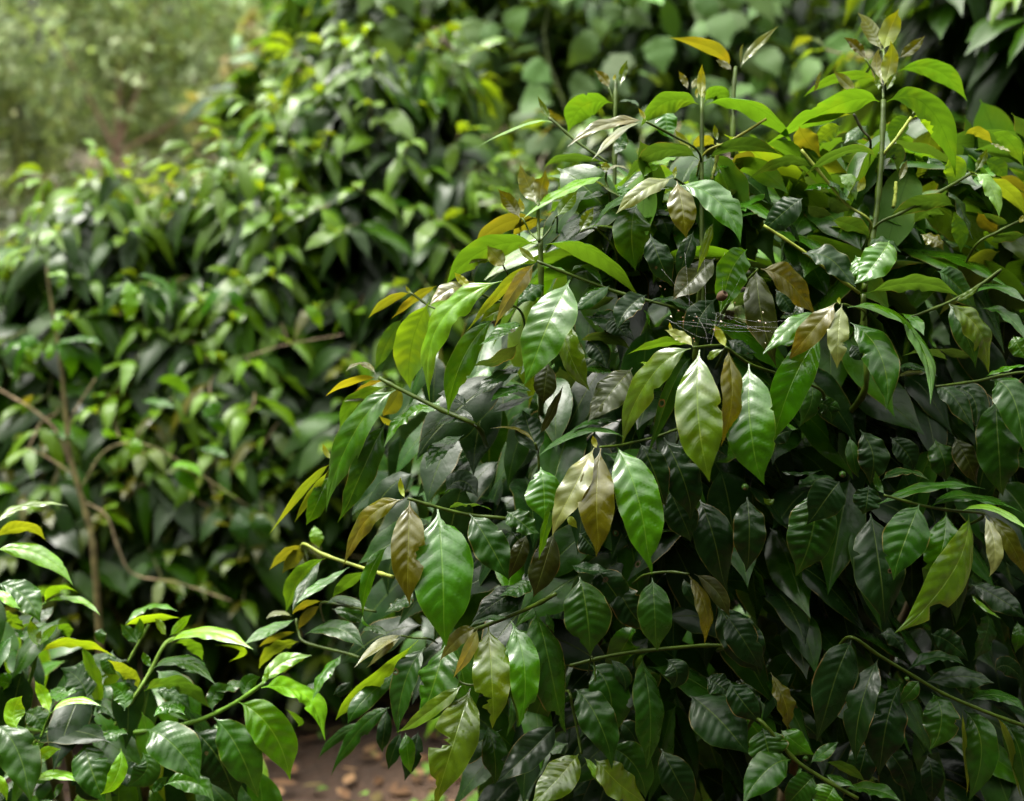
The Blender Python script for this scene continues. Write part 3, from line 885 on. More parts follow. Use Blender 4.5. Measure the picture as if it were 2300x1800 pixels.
def leaf_batch(L, seed):
    g = np.random.default_rng(seed); n = len(L)
    P = np.zeros((3, n, 3)); N = np.zeros((n, 3)); W = np.zeros(n); fold = np.zeros(n); curl = np.zeros(n); bites = []
    tint = np.zeros((n, 3)); prm = np.zeros((n, 3)); bul = np.zeros(n); wav = np.zeros(n); length = np.zeros(n)
    for i, o in enumerate(L):
        p, d, nn = o['p'], o['d'], np.array(o['n'], float); nn /= np.linalg.norm(nn)
        z = [d]
        for k in (0, 1):
            v = (p[k + 1] - p[k]) * (1, -1); l = np.linalg.norm(v) / FPX * d
            m = nn + np.array([0, (.34, -.34)[k] if nn[2] > .2 else 0, 0])     # a hanging leaf arches: flat at its base, steep at its tip
            s = -(v[0] * m[0] + v[1] * m[1]) / (m[2] if abs(m[2]) > .25 else .25 * (1 if m[2] >= 0 else -1)) / FPX * d
            z.append(z[-1] - float(np.clip(s, -.62 * l, .62 * l)))
        z = np.array(z) - (z[1] - d) * .6
        for k in range(3): P[k, i] = at(p[k, 0], p[k, 1], z[k])
        N[i] = RGT * nn[0] + UPV * nn[1] - FWD * nn[2]
        W[i] = o['w'] * .93 / FPX * d; length[i] = np.linalg.norm(P[2, i] - P[0, i])
        c = o['c']; young = c in 'YOZP'
        fold[i] = R(o['fold'] if o['fold'] is not None else g.uniform(4, 18)); curl[i] = R(o['curl'] if o['curl'] is not None else g.uniform(12, 45))
        b = list(o['b'])
        if not b and c in 'VLGMD' and o['w'] > 40:
            if g.random() < .38: b.append([g.choice([-1, 1]), g.uniform(.35, .85), g.uniform(.12, .4), g.uniform(.02, .05)])
            if g.random() < .15: b.append([g.choice([-1, 1]), g.uniform(.35, .9), g.uniform(.1, .3), g.uniform(.015, .03)])
        bites.append(b)
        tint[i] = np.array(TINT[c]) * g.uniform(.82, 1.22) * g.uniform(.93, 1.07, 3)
        prm[i] = (g.random(), {'D': .7, 'M': .5, 'X': .5}.get(c, .12) * g.random() ** .6, ROUGH[c] + g.uniform(-.06, .08))
        bul[i] = {'Z': .0031, 'P': .0031, 'X': .0030, 'V': .0028, 'L': .0020, 'G': .0028, 'M': .0026, 'D': .0026}.get(c, .0003) * g.uniform(.7, 1.5) * min(1, W[i] / .055) ** 1.6
        wav[i] = g.uniform(.001, .0034) * min(1, W[i] / .045)
    tw = g.uniform(-.45, .45, n); hook = g.uniform(-.9, .9, n)
    V, uv = leaves(P[0], P[1], P[2], N, W, 46, 15, fold, curl, bul, wav, tw, bites, seed=seed, hook=hook)
    return V, uv, tint, prm

def petiole_tint(c): return {'s': (.030, .050, .004), 'g': (.075, .15, .015), 'h': (.11, .18, .03), 'p': (.16, .19, .03), 't': (.12, .125, .012), 'k': (.02, .022, .007), 'y': (.18, .19, .02)}[c]

def make_leaf_parts(L, V, uv, tint, prm, parent, extra, limit=98):
    """the biggest leaves are parts of their own, the others and the inner leaves are one part"""
    kinds = {'Y': 'bud', 'O': 'young_leaf', 'Z': 'young_leaf', 'P': 'young_leaf'}
    buckets = {}
    for i, o in enumerate(L):
        l = np.linalg.norm(o['p'][2] - o['p'][0]); k = kinds.get(o['c'], 'leaf')
        buckets.setdefault(k, []).append((o['w'] * l, i))
    F = grid_faces(V.shape[1], V.shape[2]); rest = []
    m = V.shape[1] * V.shape[2]
    for k, lst in buckets.items():
        lst.sort(reverse=True)
        for _, i in lst[:limit]:
            mesh_obj(k, V[i], F, M_LEAF, parent, uv, np.tile(tint[i], (m, 1)), np.tile(prm[i], (m, 1)))
        rest += [i for _, i in lst[limit:]]
    o = 0; VV, FF, UU, TT, PP = [], [], [], [], []
    if rest: extra = extra + [joined(V[rest], uv, tint[rest], prm[rest])]
    for (v, f, u, t, p) in extra:
        VV.append(v); FF.append(f + o); UU.append(u); TT.append(t); PP.append(p); o += len(v)
    f = mesh_obj('foliage', np.vstack(VV), np.vstack(FF), M_LEAF, parent, np.vstack(UU), np.vstack(TT), np.vstack(PP))
    f['kind'] = 'stuff'

def inside(poly, x, y):
    c = np.zeros(len(x), bool); n = len(poly)
    for i in range(n):
        (x1, y1), (x2, y2) = poly[i], poly[(i + 1) % n]
        c ^= ((y1 > y) != (y2 > y)) & (x < (x2 - x1) * (y - y1) / (y2 - y1 + 1e-9) + x1)
    return c

def filler(poly, surf, n, d0, d1, seed, lit, cx, flat=0):
    """inner leaves of a shrub: hanging, turned outwards, behind its outer leaves"""
    g = np.random.default_rng(seed)
    P = np.array(poly, float); lo, hi = P.min(0), P.max(0)
    X = np.zeros(0); Y = np.zeros(0)
    while len(X) < n:
        x = g.uniform(lo[0], hi[0], n * 2); y = g.uniform(lo[1], hi[1], n * 2)
        k = inside(poly, x, y); X = np.append(X, x[k]); Y = np.append(Y, y[k])
    X, Y = X[:n], Y[:n]; dd = d0 + (d1 - d0) * g.random(n) ** 1.3
    d = surf(X, Y) + dd
    Pm = at(X, Y, d)
    Ln = g.uniform(.085, .145, n)
    az = np.where(X > cx, 1, -1) * g.uniform(.0, 1.0, n) + g.normal(0, .45, n)
    T = unit(np.stack([az, g.normal(-.35, .4, n), g.normal(-.8 + .5 * flat, .35, n)], 1))
    N = unit(np.stack([g.normal(0, .45, n), g.normal(-.55 + .85 * flat, .3, n), np.full(n, .9)], 1))
    dn = np.array([0, 0, 1.0])
    P0 = Pm - T * Ln[:, None] * .5 - dn * .012; P2 = Pm + T * Ln[:, None] * .5 - dn * .014
    W = Ln * g.uniform(.34, .46, n)
    V, uv = leaves(P0, Pm, P2, N, W, 20, 7, R(1) * g.uniform(4, 20, n), R(1) * g.uniform(10, 45, n), None, g.uniform(.0004, .0018, n), g.uniform(-.4, .4, n), seed=seed, hook=g.uniform(-.8, .8, n))
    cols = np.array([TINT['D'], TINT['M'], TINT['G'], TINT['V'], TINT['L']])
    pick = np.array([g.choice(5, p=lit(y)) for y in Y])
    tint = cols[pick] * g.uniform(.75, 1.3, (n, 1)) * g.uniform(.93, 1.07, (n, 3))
    prm = np.stack([g.random(n), .5 * g.random(n), g.uniform(.2, .32, n)], 1)
    return joined(V, uv, tint, prm)

def twig_parts(B, surf, parent, name='branch'):
    for (r, d0, d1, c, p) in B:
        d = surf(p[:, 0], p[:, 1]) + np.linspace(d0, d1, len(p))
        if len(p) > 3 or True: d = np.full(len(p), 0) + np.linspace(float(surf(*p[0])) + d0, float(surf(*p[-1])) + d1, len(p)) * .5 + d * .5
        w = at(p[:, 0], p[:, 1], d)
        if d1 > d0 + .005: w = np.vstack([w, w[-1] + (w[-1] - w[-2]) * .25 + FWD * .09 - UPV * .02])      # runs on into the shrub
        elif d0 > d1 + .005 and r < 4.5: w = np.vstack([w[0] + (w[0] - w[1]) * .15 + FWD * .05 - UPV * .03, w])
        pts = smooth_path(w, 6)
        rr = r / FPX * float(d.mean()) / 1.0
        V, F = tube(pts, rr * .92, rr * 1.08, 10, nodes=max(1, len(p) - 1))
        mesh_obj(name, V, F, M_STEM, parent, tint=np.tile(petiole_tint(c), (len(V), 1)))

def berry_part(x, y, r, d, parent):
    a = np.linspace(0, np.pi, 13); rad = r / FPX * d
    prof = np.stack([np.sin(a) * rad, -np.cos(a) * rad * 1.12], 1); prof[0, 0] = prof[-1, 0] = rad * .02
    ax = unit(np.array([-.25, -.75, -.15])); sx = unit(np.cross(ax, [0, 0, 1.0])); sy = np.cross(ax, sx)
    th = np.linspace(0, 2 * np.pi, 20, endpoint=False)
    V = at(x, y, d) + prof[:, None, :1] * (np.cos(th)[None, :, None] * sx + np.sin(th)[None, :, None] * sy) + prof[:, None, 1:] * ax
    i, j = np.meshgrid(np.arange(12), np.arange(20), indexing='ij')
    F = np.stack([(i * 20 + j).ravel(), (i * 20 + (j + 1) % 20).ravel(), ((i + 1) * 20 + (j + 1) % 20).ravel(), ((i + 1) * 20 + j).ravel()], 1)
    t = np.repeat(np.where((np.arange(13) > 10)[:, None], np.array([[.08, .05, .025]]), np.array([[.022, .055, .006]])), 20, 0)
    return mesh_obj('berry', V.reshape(-1, 3), F, M_BERRY, parent, tint=t)
M_BERRY = stem_material('berry skin', .25, 200, .12)

# ---- the big shrub
big = thing('coffee_shrub', 'large dark glossy coffee shrub with bronze new leaves and upright shoots, in sharp focus', 'shrub', (.22, 1.95, 0))
L1, B1, O1 = parse(SHRUB, front)
V1, uv1, t1, p1 = leaf_batch(L1, 21)
polyA = [(1250, 470), (1420, 400), (1560, 430), (1800, 330), (2000, 400), (2250, 330), (2650, 380), (2800, 900), (2800, 2150), (1080, 2150), (1120, 1800), (1080, 1640), (1000, 1560), (880, 1460),
         (800, 1370), (880, 1240), (830, 1080), (900, 960), (960, 800), (1060, 700), (1130, 580)]
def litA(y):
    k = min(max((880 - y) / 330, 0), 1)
    return [.62 - .5 * k, .30 - .04 * k, .07 + .33 * k, .01 + .13 * k, .08 * k]  # limier crown mix, with light from above also put into the tints
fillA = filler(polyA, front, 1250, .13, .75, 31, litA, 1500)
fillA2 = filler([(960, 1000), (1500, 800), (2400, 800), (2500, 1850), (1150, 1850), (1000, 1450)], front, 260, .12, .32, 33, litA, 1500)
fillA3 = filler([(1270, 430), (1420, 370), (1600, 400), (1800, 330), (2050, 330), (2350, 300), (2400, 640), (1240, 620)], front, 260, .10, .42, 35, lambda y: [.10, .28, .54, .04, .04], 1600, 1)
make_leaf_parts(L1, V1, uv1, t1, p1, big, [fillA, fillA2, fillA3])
twig_parts(B1, front, big)
for (x, y, r, d) in O1: berry_part(x, y, r * .7, d + .02 + float(front(x, y)), big)
for (bx, by, px, py, dz) in ((.12, 1.9, 1640, 700, .30), (.22, 1.98, 1960, 620, .22), (.30, 1.92, 2000, 900, .34), (.20, 2.05, 1240, 900, .25), (.26, 1.9, 2250, 1000, .3), (.16, 1.86, 1330, 1300, .22)):
    e = at(px, py, float(front(px, py)) + dz); b = np.array([bx, by, -.03])
    pts = smooth_path([b, b * .6 + e * .4 + (0, .06, .02), e * .75 + b * .25 + (0, .03, .06), e], 8)
    V, F = tube(pts, .013, .006, 10, 9); mesh_obj('stem', V, F, M_BARK, big, tint=np.tile((.10, .075, .04), (len(V), 1)))

# ---- the small shrub in the lower left
surf2 = lambda x, y: 1.55 + 0 * np.asarray(x, float)
small = thing('coffee_shrub', 'low coffee shrub with lime green new leaves in the lower left corner', 'shrub', (-.62, 1.85, 0))
L2, B2, O2 = parse(SHRUB2, surf2)
V2, uv2, t2, p2 = leaf_batch(L2, 41); t2 *= np.array((1.35, 1.3, 1.1))
def litB(y): return [.12, .33, .42, .03, .10]
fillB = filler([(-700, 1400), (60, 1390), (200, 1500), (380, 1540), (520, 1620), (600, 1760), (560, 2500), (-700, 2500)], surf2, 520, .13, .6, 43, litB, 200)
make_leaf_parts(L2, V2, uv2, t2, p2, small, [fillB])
twig_parts(B2, surf2, small)
for (px, py, dz) in ((130, 1560, .25), (330, 1690, .18), (500, 1640, .22), (60, 1500, .35)):
    e = at(px, py, 1.55 + dz); b = np.array([-.62 + dz * .1, 1.85 + dz * .2, -.03])
    V, F = tube(smooth_path([b, b * .5 + e * .5 + (0, .05, 0), e], 8), .010, .005, 8, 8)
    mesh_obj('stem', V, F, M_BARK, small, tint=np.tile((.10, .08, .045), (len(V), 1)))

# ---------------------------------------------------------------- the row behind
def row_shrub(label, cx, cy, Rr, H, nbr, seed, light=.3, stems=3, group='coffee shrubs of the row behind', size=1.22):
    g = np.random.default_rng(seed)
    root = thing('coffee_shrub', label, 'shrub', (cx, cy, 0), group)
    up = np.array([0, 0, 1.0]); c0 = np.array([cx, cy, 0])
    for k in range(stems):
        a = g.uniform(0, 6.28); tip = c0 + (math.cos(a) * Rr * .35, math.sin(a) * Rr * .35, H * g.uniform(.8, .93))
        b = c0 + (math.cos(a) * .05, math.sin(a) * .05, -.03)
        V, F = tube(smooth_path([b, b * .5 + tip * .5 + g.normal(0, .03, 3), tip], 7), .016, .006, 8, 10)
        mesh_obj('stem', V, F, M_BARK, root, tint=np.tile((.14, .10, .06), (len(V), 1)))
    zf = g.uniform(.10, 1, nbr) ** .85; ph = g.uniform(0, 6.28, nbr)
    ph = np.where(g.random(nbr) < .35, g.uniform(3.6, 5.8, nbr), ph)          # fuller on the open side of the row
    rz = Rr * np.sqrt(np.clip(1 - ((zf - .45) / .60) ** 2, .02, 1)) * g.uniform(.72, 1.12, nbr)
    upk = np.clip((zf - .72) / .28, 0, 1)
    dirv = np.stack([np.cos(ph), np.sin(ph), np.zeros(nbr)], 1)
    z0 = zf * H * .93
    npair = 7
    P0, Tv, Nv, Lg, age, tubes = [], [], [], [], [], []
    for i in range(nbr):
        s = np.linspace(.0, 1, 8)[:, None]
        path = c0 + dirv[i] * rz[i] * s * (1 - .3 * upk[i] * s) + up * (z0[i] + (.16 + .30 * upk[i]) * s * H * .35 - .16 * s ** 2 * (1 - upk[i]))
        path = path + g.normal(0, .012, (8, 3)) * s
        V, F = tube(path, .004, .002, 5); tubes.append((V, F, (.09, .10, .035) if g.random() < .6 else (.17, .13, .075)))
        side = np.cross(dirv[i], up)
        for k in range(npair):
            f = 1 - k * .098 * (.6 / max(rz[i], .25)) - (.0 if k else .0)
            if f < .12: break
            q = path[0] * (1 - f) + path[-1] * f if False else np.array([np.interp(f, s[:, 0], path[:, a]) for a in range(3)])
            for sg in (-1, 1):
                if k == 0: T = dirv[i] * .8 + side * sg * .35 + up * g.uniform(-.5, .5)
                else: T = dirv[i] * g.uniform(.2, .7) + side * sg * g.uniform(.5, .9) + up * g.uniform(-1.0, -.1)
                P0.append(q); Tv.append(T); Nv.append(up + dirv[i] * g.uniform(.1, .9) + g.normal(0, .22, 3)); age.append(k + g.uniform(-.5, .5))
                Lg.append((.075 if k == 0 else .10 if k == 1 else .145) * g.uniform(.8, 1.18) * size)
    P0 = np.array(P0); Tv = unit(np.array(Tv)); Nv = unit(np.array(Nv)); Lg = np.array(Lg); age = np.array(age); n = len(P0)
    droop = g.uniform(.08, .42, n)[:, None] * Lg[:, None] * up
    Pm = P0 + Tv * Lg[:, None] * .52 + droop * .25; P2 = P0 + Tv * Lg[:, None] - droop
    V, uv = leaves(P0, Pm, P2, Nv, Lg * g.uniform(.27, .36, n), 10, 5, R(1) * g.uniform(2, 22, n), R(1) * g.uniform(5, 45, n), None, g.uniform(.001, .004, n), g.uniform(-.5, .5, n), seed=seed)
    tint = np.zeros((n, 3)); r = g.random(n)
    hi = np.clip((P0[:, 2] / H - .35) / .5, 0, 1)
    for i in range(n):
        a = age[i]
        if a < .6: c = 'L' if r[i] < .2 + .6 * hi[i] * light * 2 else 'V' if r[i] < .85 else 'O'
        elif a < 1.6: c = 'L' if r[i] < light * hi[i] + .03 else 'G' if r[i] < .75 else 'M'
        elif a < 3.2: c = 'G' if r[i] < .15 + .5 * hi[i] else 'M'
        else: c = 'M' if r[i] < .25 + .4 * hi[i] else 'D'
        tint[i] = TINT[c]
    tint *= g.uniform(.55, 1.05, (n, 1)) * g.uniform(.94, 1.06, (n, 3)) * (1.12, .95, .9)
    prm = np.stack([g.random(n), np.zeros(n), g.uniform(.26, .44, n)], 1)
    v, f, u, t, p = joined(V, uv, tint, prm)
    o = mesh_obj('foliage', v, f, M_LEAF_SOFT, root, u, t, p); o['kind'] = 'stuff'
    V, F, T = join_tubes(tubes); o = mesh_obj('branches', V, F, M_STEM, root, tint=T); o['kind'] = 'stuff'
    return root

row_shrub('blurred coffee shrub at the left edge of the row, cut off by the frame', -1.75, 3.85, .62, 1.36, 190, 101, .7)
row_shrub('blurred coffee shrub behind the bare forked stem, lime tips on its crown', -1.15, 4.0, .60, 1.40, 230, 102, .8)
row_shrub('blurred coffee shrub in the middle of the row, pale highlights on its leaves', -.74, 4.05, .58, 1.46, 230, 103, .8)
row_shrub('tallest blurred coffee shrub of the row, rising behind the left of the sharp shrub', -.38, 4.25, .74, 1.74, 310, 104, .9)
row_shrub('coffee shrub mostly hidden behind the sharp shrub, its crown below the vine', .30, 3.7, .55, 1.50, 150, 105, .15)
row_shrub('slightly blurred coffee shrub in the top right corner behind the upright shoots', 1.02, 3.0, .62, 2.02, 200, 106, .35, 3, None)
row_shrub('coffee shrub at the right edge of the frame, low and shaded behind the sharp shrub', 1.75, 2.9, .62, 1.7, 150, 107, .2)

# ---- bare forked coffee stem in front of the row
bare = thing('coffee_plant', 'leggy coffee plant with a bare forked brown stem and a leafy tuft', 'plant', tuple(at(230, 1500, 3.35)[:2]) + (0,))
def bough(name, pts, r0, r1, col, mat=None, d=3.32):
    p = np.array(pts, float); w = at(p[:, 0], p[:, 1], np.full(len(p), d) + (p[:, 2] if p.shape[1] > 2 else 0))
    V, F = tube(smooth_path(w, 6), r0 * .45, r1 * .4, 8, 4); return mesh_obj(name, V, F, mat or M_BARK, bare, tint=np.tile(col, (len(V), 1)))
g0 = bare.location
w = [np.array([g0[0], g0[1], -.02])] + list(at(np.array([215, 200, 175, 155, 145, 135, 118, 105]), np.array([1300, 1180, 1090, 1010, 900, 800, 700, 600]), 3.32))
V, F = tube(smooth_path(w, 5), .008, .003, 10, 9); mesh_obj('stem', V, F, M_BARK, bare, tint=np.tile((.10, .085, .035), (len(V), 1)))
bough('branch', [(165, 1060), (130, 975), (80, 925), (-10, 870), (-80, 820)], .008, .005, (.20, .15, .09))
bough('branch', [(165, 1065), (155, 980), (165, 930), (215, 850)], .006, .004, (.20, .15, .09))
bough('branch', [(195, 1130), (240, 1160), (265, 1230), (300, 1290), (400, 1310), (520, 1350)], .006, .004, (.18, .14, .08))
bough('branch', [(180, 1100), (240, 1010), (330, 1000), (440, 1060), (560, 1140)], .005, .003, (.17, .15, .07))
bough('branch', [(170, 1070), (110, 1030), (60, 1005)], .005, .003, (.20, .15, .09))
bough('branch', [(560, 800, .1), (640, 775, .1), (770, 752, .1)], .004, .003, (.15, .11, .07))
LT = '''
@ 0 600 .3688
250 470 130 500 80 740 120 FL G 0
320 470 420 540 430 690 120 FR G 0
330 480 500 430 610 480 110 U G 0
270 460 200 520 190 600 100 F L 0
300 470 560 560 560 700 110 FR M 2
240 480 100 470 0 560 110 UL G 2
300 460 300 520 270 570 70 F L -1
280 60 350 40 410 60 60 U L 1
350 60 370 90 340 130 60 F L 1
770 80 790 200 770 330 120 F L 0
830 60 980 80 1080 220 100 UR G 1
820 90 960 200 1000 300 110 FR M 2
760 80 680 200 600 300 110 FL M 3
1360 140 1280 200 1220 330 90 FL G 0
1380 150 1440 190 1500 280 90 FR G 0
1850 240 1920 290 1960 380 90 FR L 0
1240 920 1290 870 1360 830 90 F G 0
1260 940 1330 960 1390 1030 90 FR G 0
850 820 960 820 1070 860 80 U G 0
950 700 1060 700 1160 800 110 BB G 0
1050 1250 1130 1290 1210 1400 100 FR G 0
1040 1230 1130 1200 1230 1280 100 U L 0
1200 1110 1300 1110 1390 1160 90 U G 0
820 1040 830 1100 850 1150 90 F L 0
310 330 350 350 400 340 90 F L 1
450 1050 380 1010 280 1010 100 U G 2
1450 1480 1460 1600 1480 1690 130 F M 1
1550 1500 1600 1580 1640 1680 130 F M 1
'''
Lb, _, _ = parse(LT, lambda x, y: 3.30 + 0 * np.asarray(x, float))
Vb, uvb, tb, pb = leaf_batch(Lb, 61)
for i in range(len(Lb)):
    m = Vb.shape[1] * Vb.shape[2]
    mesh_obj('leaf', Vb[i], grid_faces(46, 15), M_LEAF_SOFT, bare, uvb, np.tile(tb[i], (m, 1)), np.tile(pb[i], (m, 1)))

# ---------------------------------------------------------------- climbing vine over a dark bush
def blob_leaves(n, centre, rad, g, shell=.55):
    v = unit(g.normal(0, 1, (n, 3))); k = g.uniform(shell, 1, n)[:, None]
    return centre + v * rad * k, v

def simple_foliage(name, P0, T, N, Lg, W, tint, prm, mat, root, nr=6, nc=3, lobed=False, seed=1, droop=.15):
    n = len(P0); up = np.array([0, 0, 1.0]); g = np.random.default_rng(seed)
    T = unit(T); P2 = P0 + T * Lg[:, None] - up * (Lg * droop)[:, None]; Pm = P0 + T * Lg[:, None] * .5
    V, uv = leaves(P0, Pm, P2, unit(N), W, nr, nc, R(1) * g.uniform(0, 20, n), R(1) * g.uniform(0, 50, n), None, (W * .05 if nr > 6 else None), None, lobed=lobed, seed=seed)
    v, f, u, t, p = joined(V, uv, tint, prm); o = mesh_obj(name, v, f, mat, root, u, t, p); o['kind'] = 'stuff'; return o

g = np.random.default_rng(77)
vine = thing('climbing_vine', 'climbing vine with big pale lobed leaves draped over the dark bush', 'vine', (.5, 4.75, 0))
n = 900
x = g.uniform(-.45, 2.9, n); z = g.uniform(.2, 2.75, n)
y = 4.7 + .18 * np.sin(x * 3.1 + z * 2) + .12 * np.sin(z * 5 + x) + g.uniform(-.12, .16, n)
P0 = np.stack([x, y, z], 1)
T = np.stack([g.normal(0, .55, n), g.normal(-.35, .2, n), g.normal(-.6, .3, n)], 1); N = np.stack([g.normal(0, .3, n), g.normal(-.7, .25, n), g.normal(.8, .25, n)], 1)
Lg = g.uniform(.07, .135, n); tint = np.array((.066, .135, .028)) * g.uniform(.5, 1.35, (n, 1)) * g.uniform(.93, 1.07, (n, 3))
pr = np.stack([g.random(n), np.zeros(n), g.uniform(.5, .65, n)], 1)
simple_foliage('foliage', P0, T, N, Lg, Lg * g.uniform(.75, 1.1, n), tint, pr, M_VINE, vine, 9, 5, True, 78)
for k in range(9):
    x0 = g.uniform(-.3, 2.4); pts = [(x0, 4.75, 0)]
    for zz in np.linspace(.4, 2.7, 7): pts.append((pts[-1][0] + g.normal(0, .12), 4.75 + g.normal(0, .08), zz))
    V, F = tube(smooth_path(pts, 4), .006, .003, 6); mesh_obj('stem', V, F, M_STEM, vine, tint=np.tile((.08, .10, .04), (len(V), 1)))

def bush(name, label, cat, base, blobs, n, Ls, tints, seed, mat=None, group=None, trunk=None, ratio=.45, nr=6, rough=(.35, .5), shell=.5, nofill=0):
    g = np.random.default_rng(seed); root = thing(name, label, cat, base, group)
    vol = np.array([np.prod(b[1]) ** (2 / 3) for b in blobs]); cnt = (n * vol / vol.sum()).astype(int)
    PP, VV, CC = [], [], []
    for (c, r), m in zip(blobs, cnt):
        # a crown of many small clumps
        k = max(6, m // 55); cc, vv = blob_leaves(k, np.array(c, float), np.array(r, float), g, shell)
        w = g.integers(0, k, m); s = min(r) * g.uniform(.16, .34, k)
        P = cc[w] + g.normal(0, 1, (m, 3)) * s[w][:, None] * .6
        PP.append(P); VV.append(unit(P - np.array(c))); CC.append(g.uniform(.5, 1.35, k)[w])
    P0 = np.vstack(PP); ov = np.vstack(VV); cm = np.concatenate(CC); m = len(P0)
    T = ov * .5 + g.normal(0, .6, (m, 3)) + (0, 0, -.35); N = ov * .6 + g.normal(0, .4, (m, 3)) + (0, 0, .7)
    Lg = g.uniform(Ls[0], Ls[1], m); ti = np.array(tints)[g.integers(0, len(tints), m)] * cm[:, None] * g.uniform(.8, 1.2, (m, 1))
    pr = np.stack([g.random(m), np.zeros(m), g.uniform(rough[0], rough[1], m)], 1)
    simple_foliage('crown' if name.endswith('tree') else 'foliage', P0, T, N, Lg, Lg * ratio, ti, pr, mat or M_TREE, root, nr, 3, False, seed)
    g2 = np.random.default_rng(seed + 1); b = np.array(base, float); tc = trunk or ((.11, .085, .06), .06)
    tops = [np.array(c, float) for c, r in blobs]
    mid = np.mean(tops, 0); V, F = tube(smooth_path([b - (0, 0, .1), b * .5 + mid * .5 + g2.normal(0, .05, 3), mid], 7), tc[1], tc[1] * .55, 10)
    mesh_obj('trunk', V, F, M_BARK, root, tint=np.tile(tc[0], (len(V), 1)))
    for t_ in tops:
        q = b * .45 + mid * .55; V, F = tube(smooth_path([q, q * .5 + t_ * .5 + g2.normal(0, .08, 3), t_ + (0, 0, .1)], 6), tc[1] * .5, tc[1] * .2, 8)
        mesh_obj('limb', V, F, M_BARK, root, tint=np.tile(tc[0], (len(V), 1)))
    return root
DK = [(.012, .03, .007), (.022, .062, .008), (.038, .095, .008)]
bush('dark_bush', 'dark leafy bush under the climbing vine', 'bush', (.9, 5.5, 0), [((.0, 5.35, 1.1), (.7, .5, 1.2)), ((.9, 5.4, 1.4), (.8, .5, 1.4)), ((2.0, 5.3, 1.4), (.9, .6, 1.4)), ((.6, 5.5, 2.3), (.8, .5, .7)), ((-.3, 5.6, 1.9), (.5, .4, .6))], 8000, (.09, .15), DK, 201, M_LEAF_SOFT, nr=7)
bush('broadleaf_tree', 'green broadleaf tree above the tallest coffee shrub of the row', 'tree', (-.2, 7.2, 0), [((-.35, 6.9, 2.35), (.62, .6, .95)), ((.5, 7.0, 2.7), (.8, .7, 1.0)), ((.1, 7.1, 1.3), (.9, .6, 1.0)), ((1.4, 7.2, 2.4), (.9, .7, 1.2)), ((-.8, 6.7, 1.75), (.55, .5, .75)), ((-.55, 6.8, 2.4), (.5, .4, .6)), ((-.1, 6.6, 2.1), (.5, .4, .6))], 6500, (.11, .18), [(.022, .07, .006), (.04, .11, .008), (.07, .15, .01), (.013, .036, .008)], 202, M_LEAF_SOFT, nr=7)

# ---------------------------------------------------------------- far trees
OL = [(.30, .38, .18), (.36, .44, .23), (.22, .29, .14), (.42, .48, .28)]  # far foliage paled and blued, distance haze put into the leaf colour
OD = [(.08, .095, .055), (.11, .13, .07), (.09, .095, .055)]
bush('pale_tree', 'pale olive tree with a thin reddish trunk, behind the row', 'tree', (-3.72, 13.0, 0), [((-4.6, 14.5, 2.7), (1.3, 1.2, 1.0)), ((-3.4, 14.4, 3.3), (1.3, 1.1, 1.2)), ((-4.2, 14.7, 4.2), (1.6, 1.2, 1.0)), ((-4.1, 14.8, 1.5), (1.4, .9, .8)), ((-3.0, 14.6, 2.1), (.9, .9, .9))], 13000, (.07, .15), OL, 301, group=None, trunk=((.26, .17, .12), .05), nr=5)
bush('olive_tree', 'dull olive tree at the left edge of the photo, behind the row', 'tree', (-6.2, 15.5, 0), [((-6.1, 15.6, 2.3), (1.3, 1.2, 1.0)), ((-6.4, 15.4, 3.6), (1.2, 1.2, .9)), ((-5.3, 15.8, 1.7), (1.2, .8, .9))], 8500, (.07, .14), [(.18, .23, .12), (.22, .27, .14), (.13, .16, .09)], 302, trunk=((.10, .08, .06), .10), nr=5)
bush('tall_tree', 'tree with a dark overhanging crown above the pale olive trees', 'tree', (-2.2, 17.5, 0), [((-3.2, 17.2, 4.2), (1.6, 1.2, .75)), ((-2.0, 17.4, 3.9), (1.2, 1.2, 1.2)), ((-1.9, 17.6, 2.2), (1.5, 1.0, 1.4))], 10000, (.08, .15), [(.035, .045, .018), (.05, .06, .022), (.09, .11, .04)], 303, trunk=((.10, .08, .06), .12), nr=5)
bush('brown_bush', 'small bush with orange brown leaves beside the tallest coffee shrub', 'bush', (-2.05, 10.6, 0), [((-2.0, 10.6, 1.75), (.30, .4, .5)), ((-2.25, 10.7, 1.05), (.45, .4, .5)), ((-1.95, 10.6, 2.2), (.18, .3, .3))], 1300, (.06, .12), [(.27, .20, .08), (.25, .22, .09), (.22, .24, .09)], 304, trunk=((.12, .08, .05), .03), nr=5)
bush('shade_bush', 'dark brownish undergrowth bush below the olive trees, behind the row', 'bush', (-4.6, 12.6, 0), [((-5.4, 12.6, .75), (1.1, .7, .75)), ((-4.2, 12.7, .7), (1.2, .7, .7)), ((-3.1, 12.8, .8), (1.0, .7, .8))], 6000, (.07, .14), OD, 305, nr=5)
bush('hazy_tree', 'light green feathery tree between the pale olive tree and the tall dark crown', 'tree', (-3.0, 19.5, 0), [((-2.9, 19.5, 2.6), (1.3, 1.0, 1.4)), ((-4.6, 20, 3.0), (1.6, 1.0, 1.6))], 9000, (.09, .17), [(.28, .37, .21), (.33, .41, .25), (.21, .28, .16)], 306, nr=5)  # haze put into these light leaf tints as well
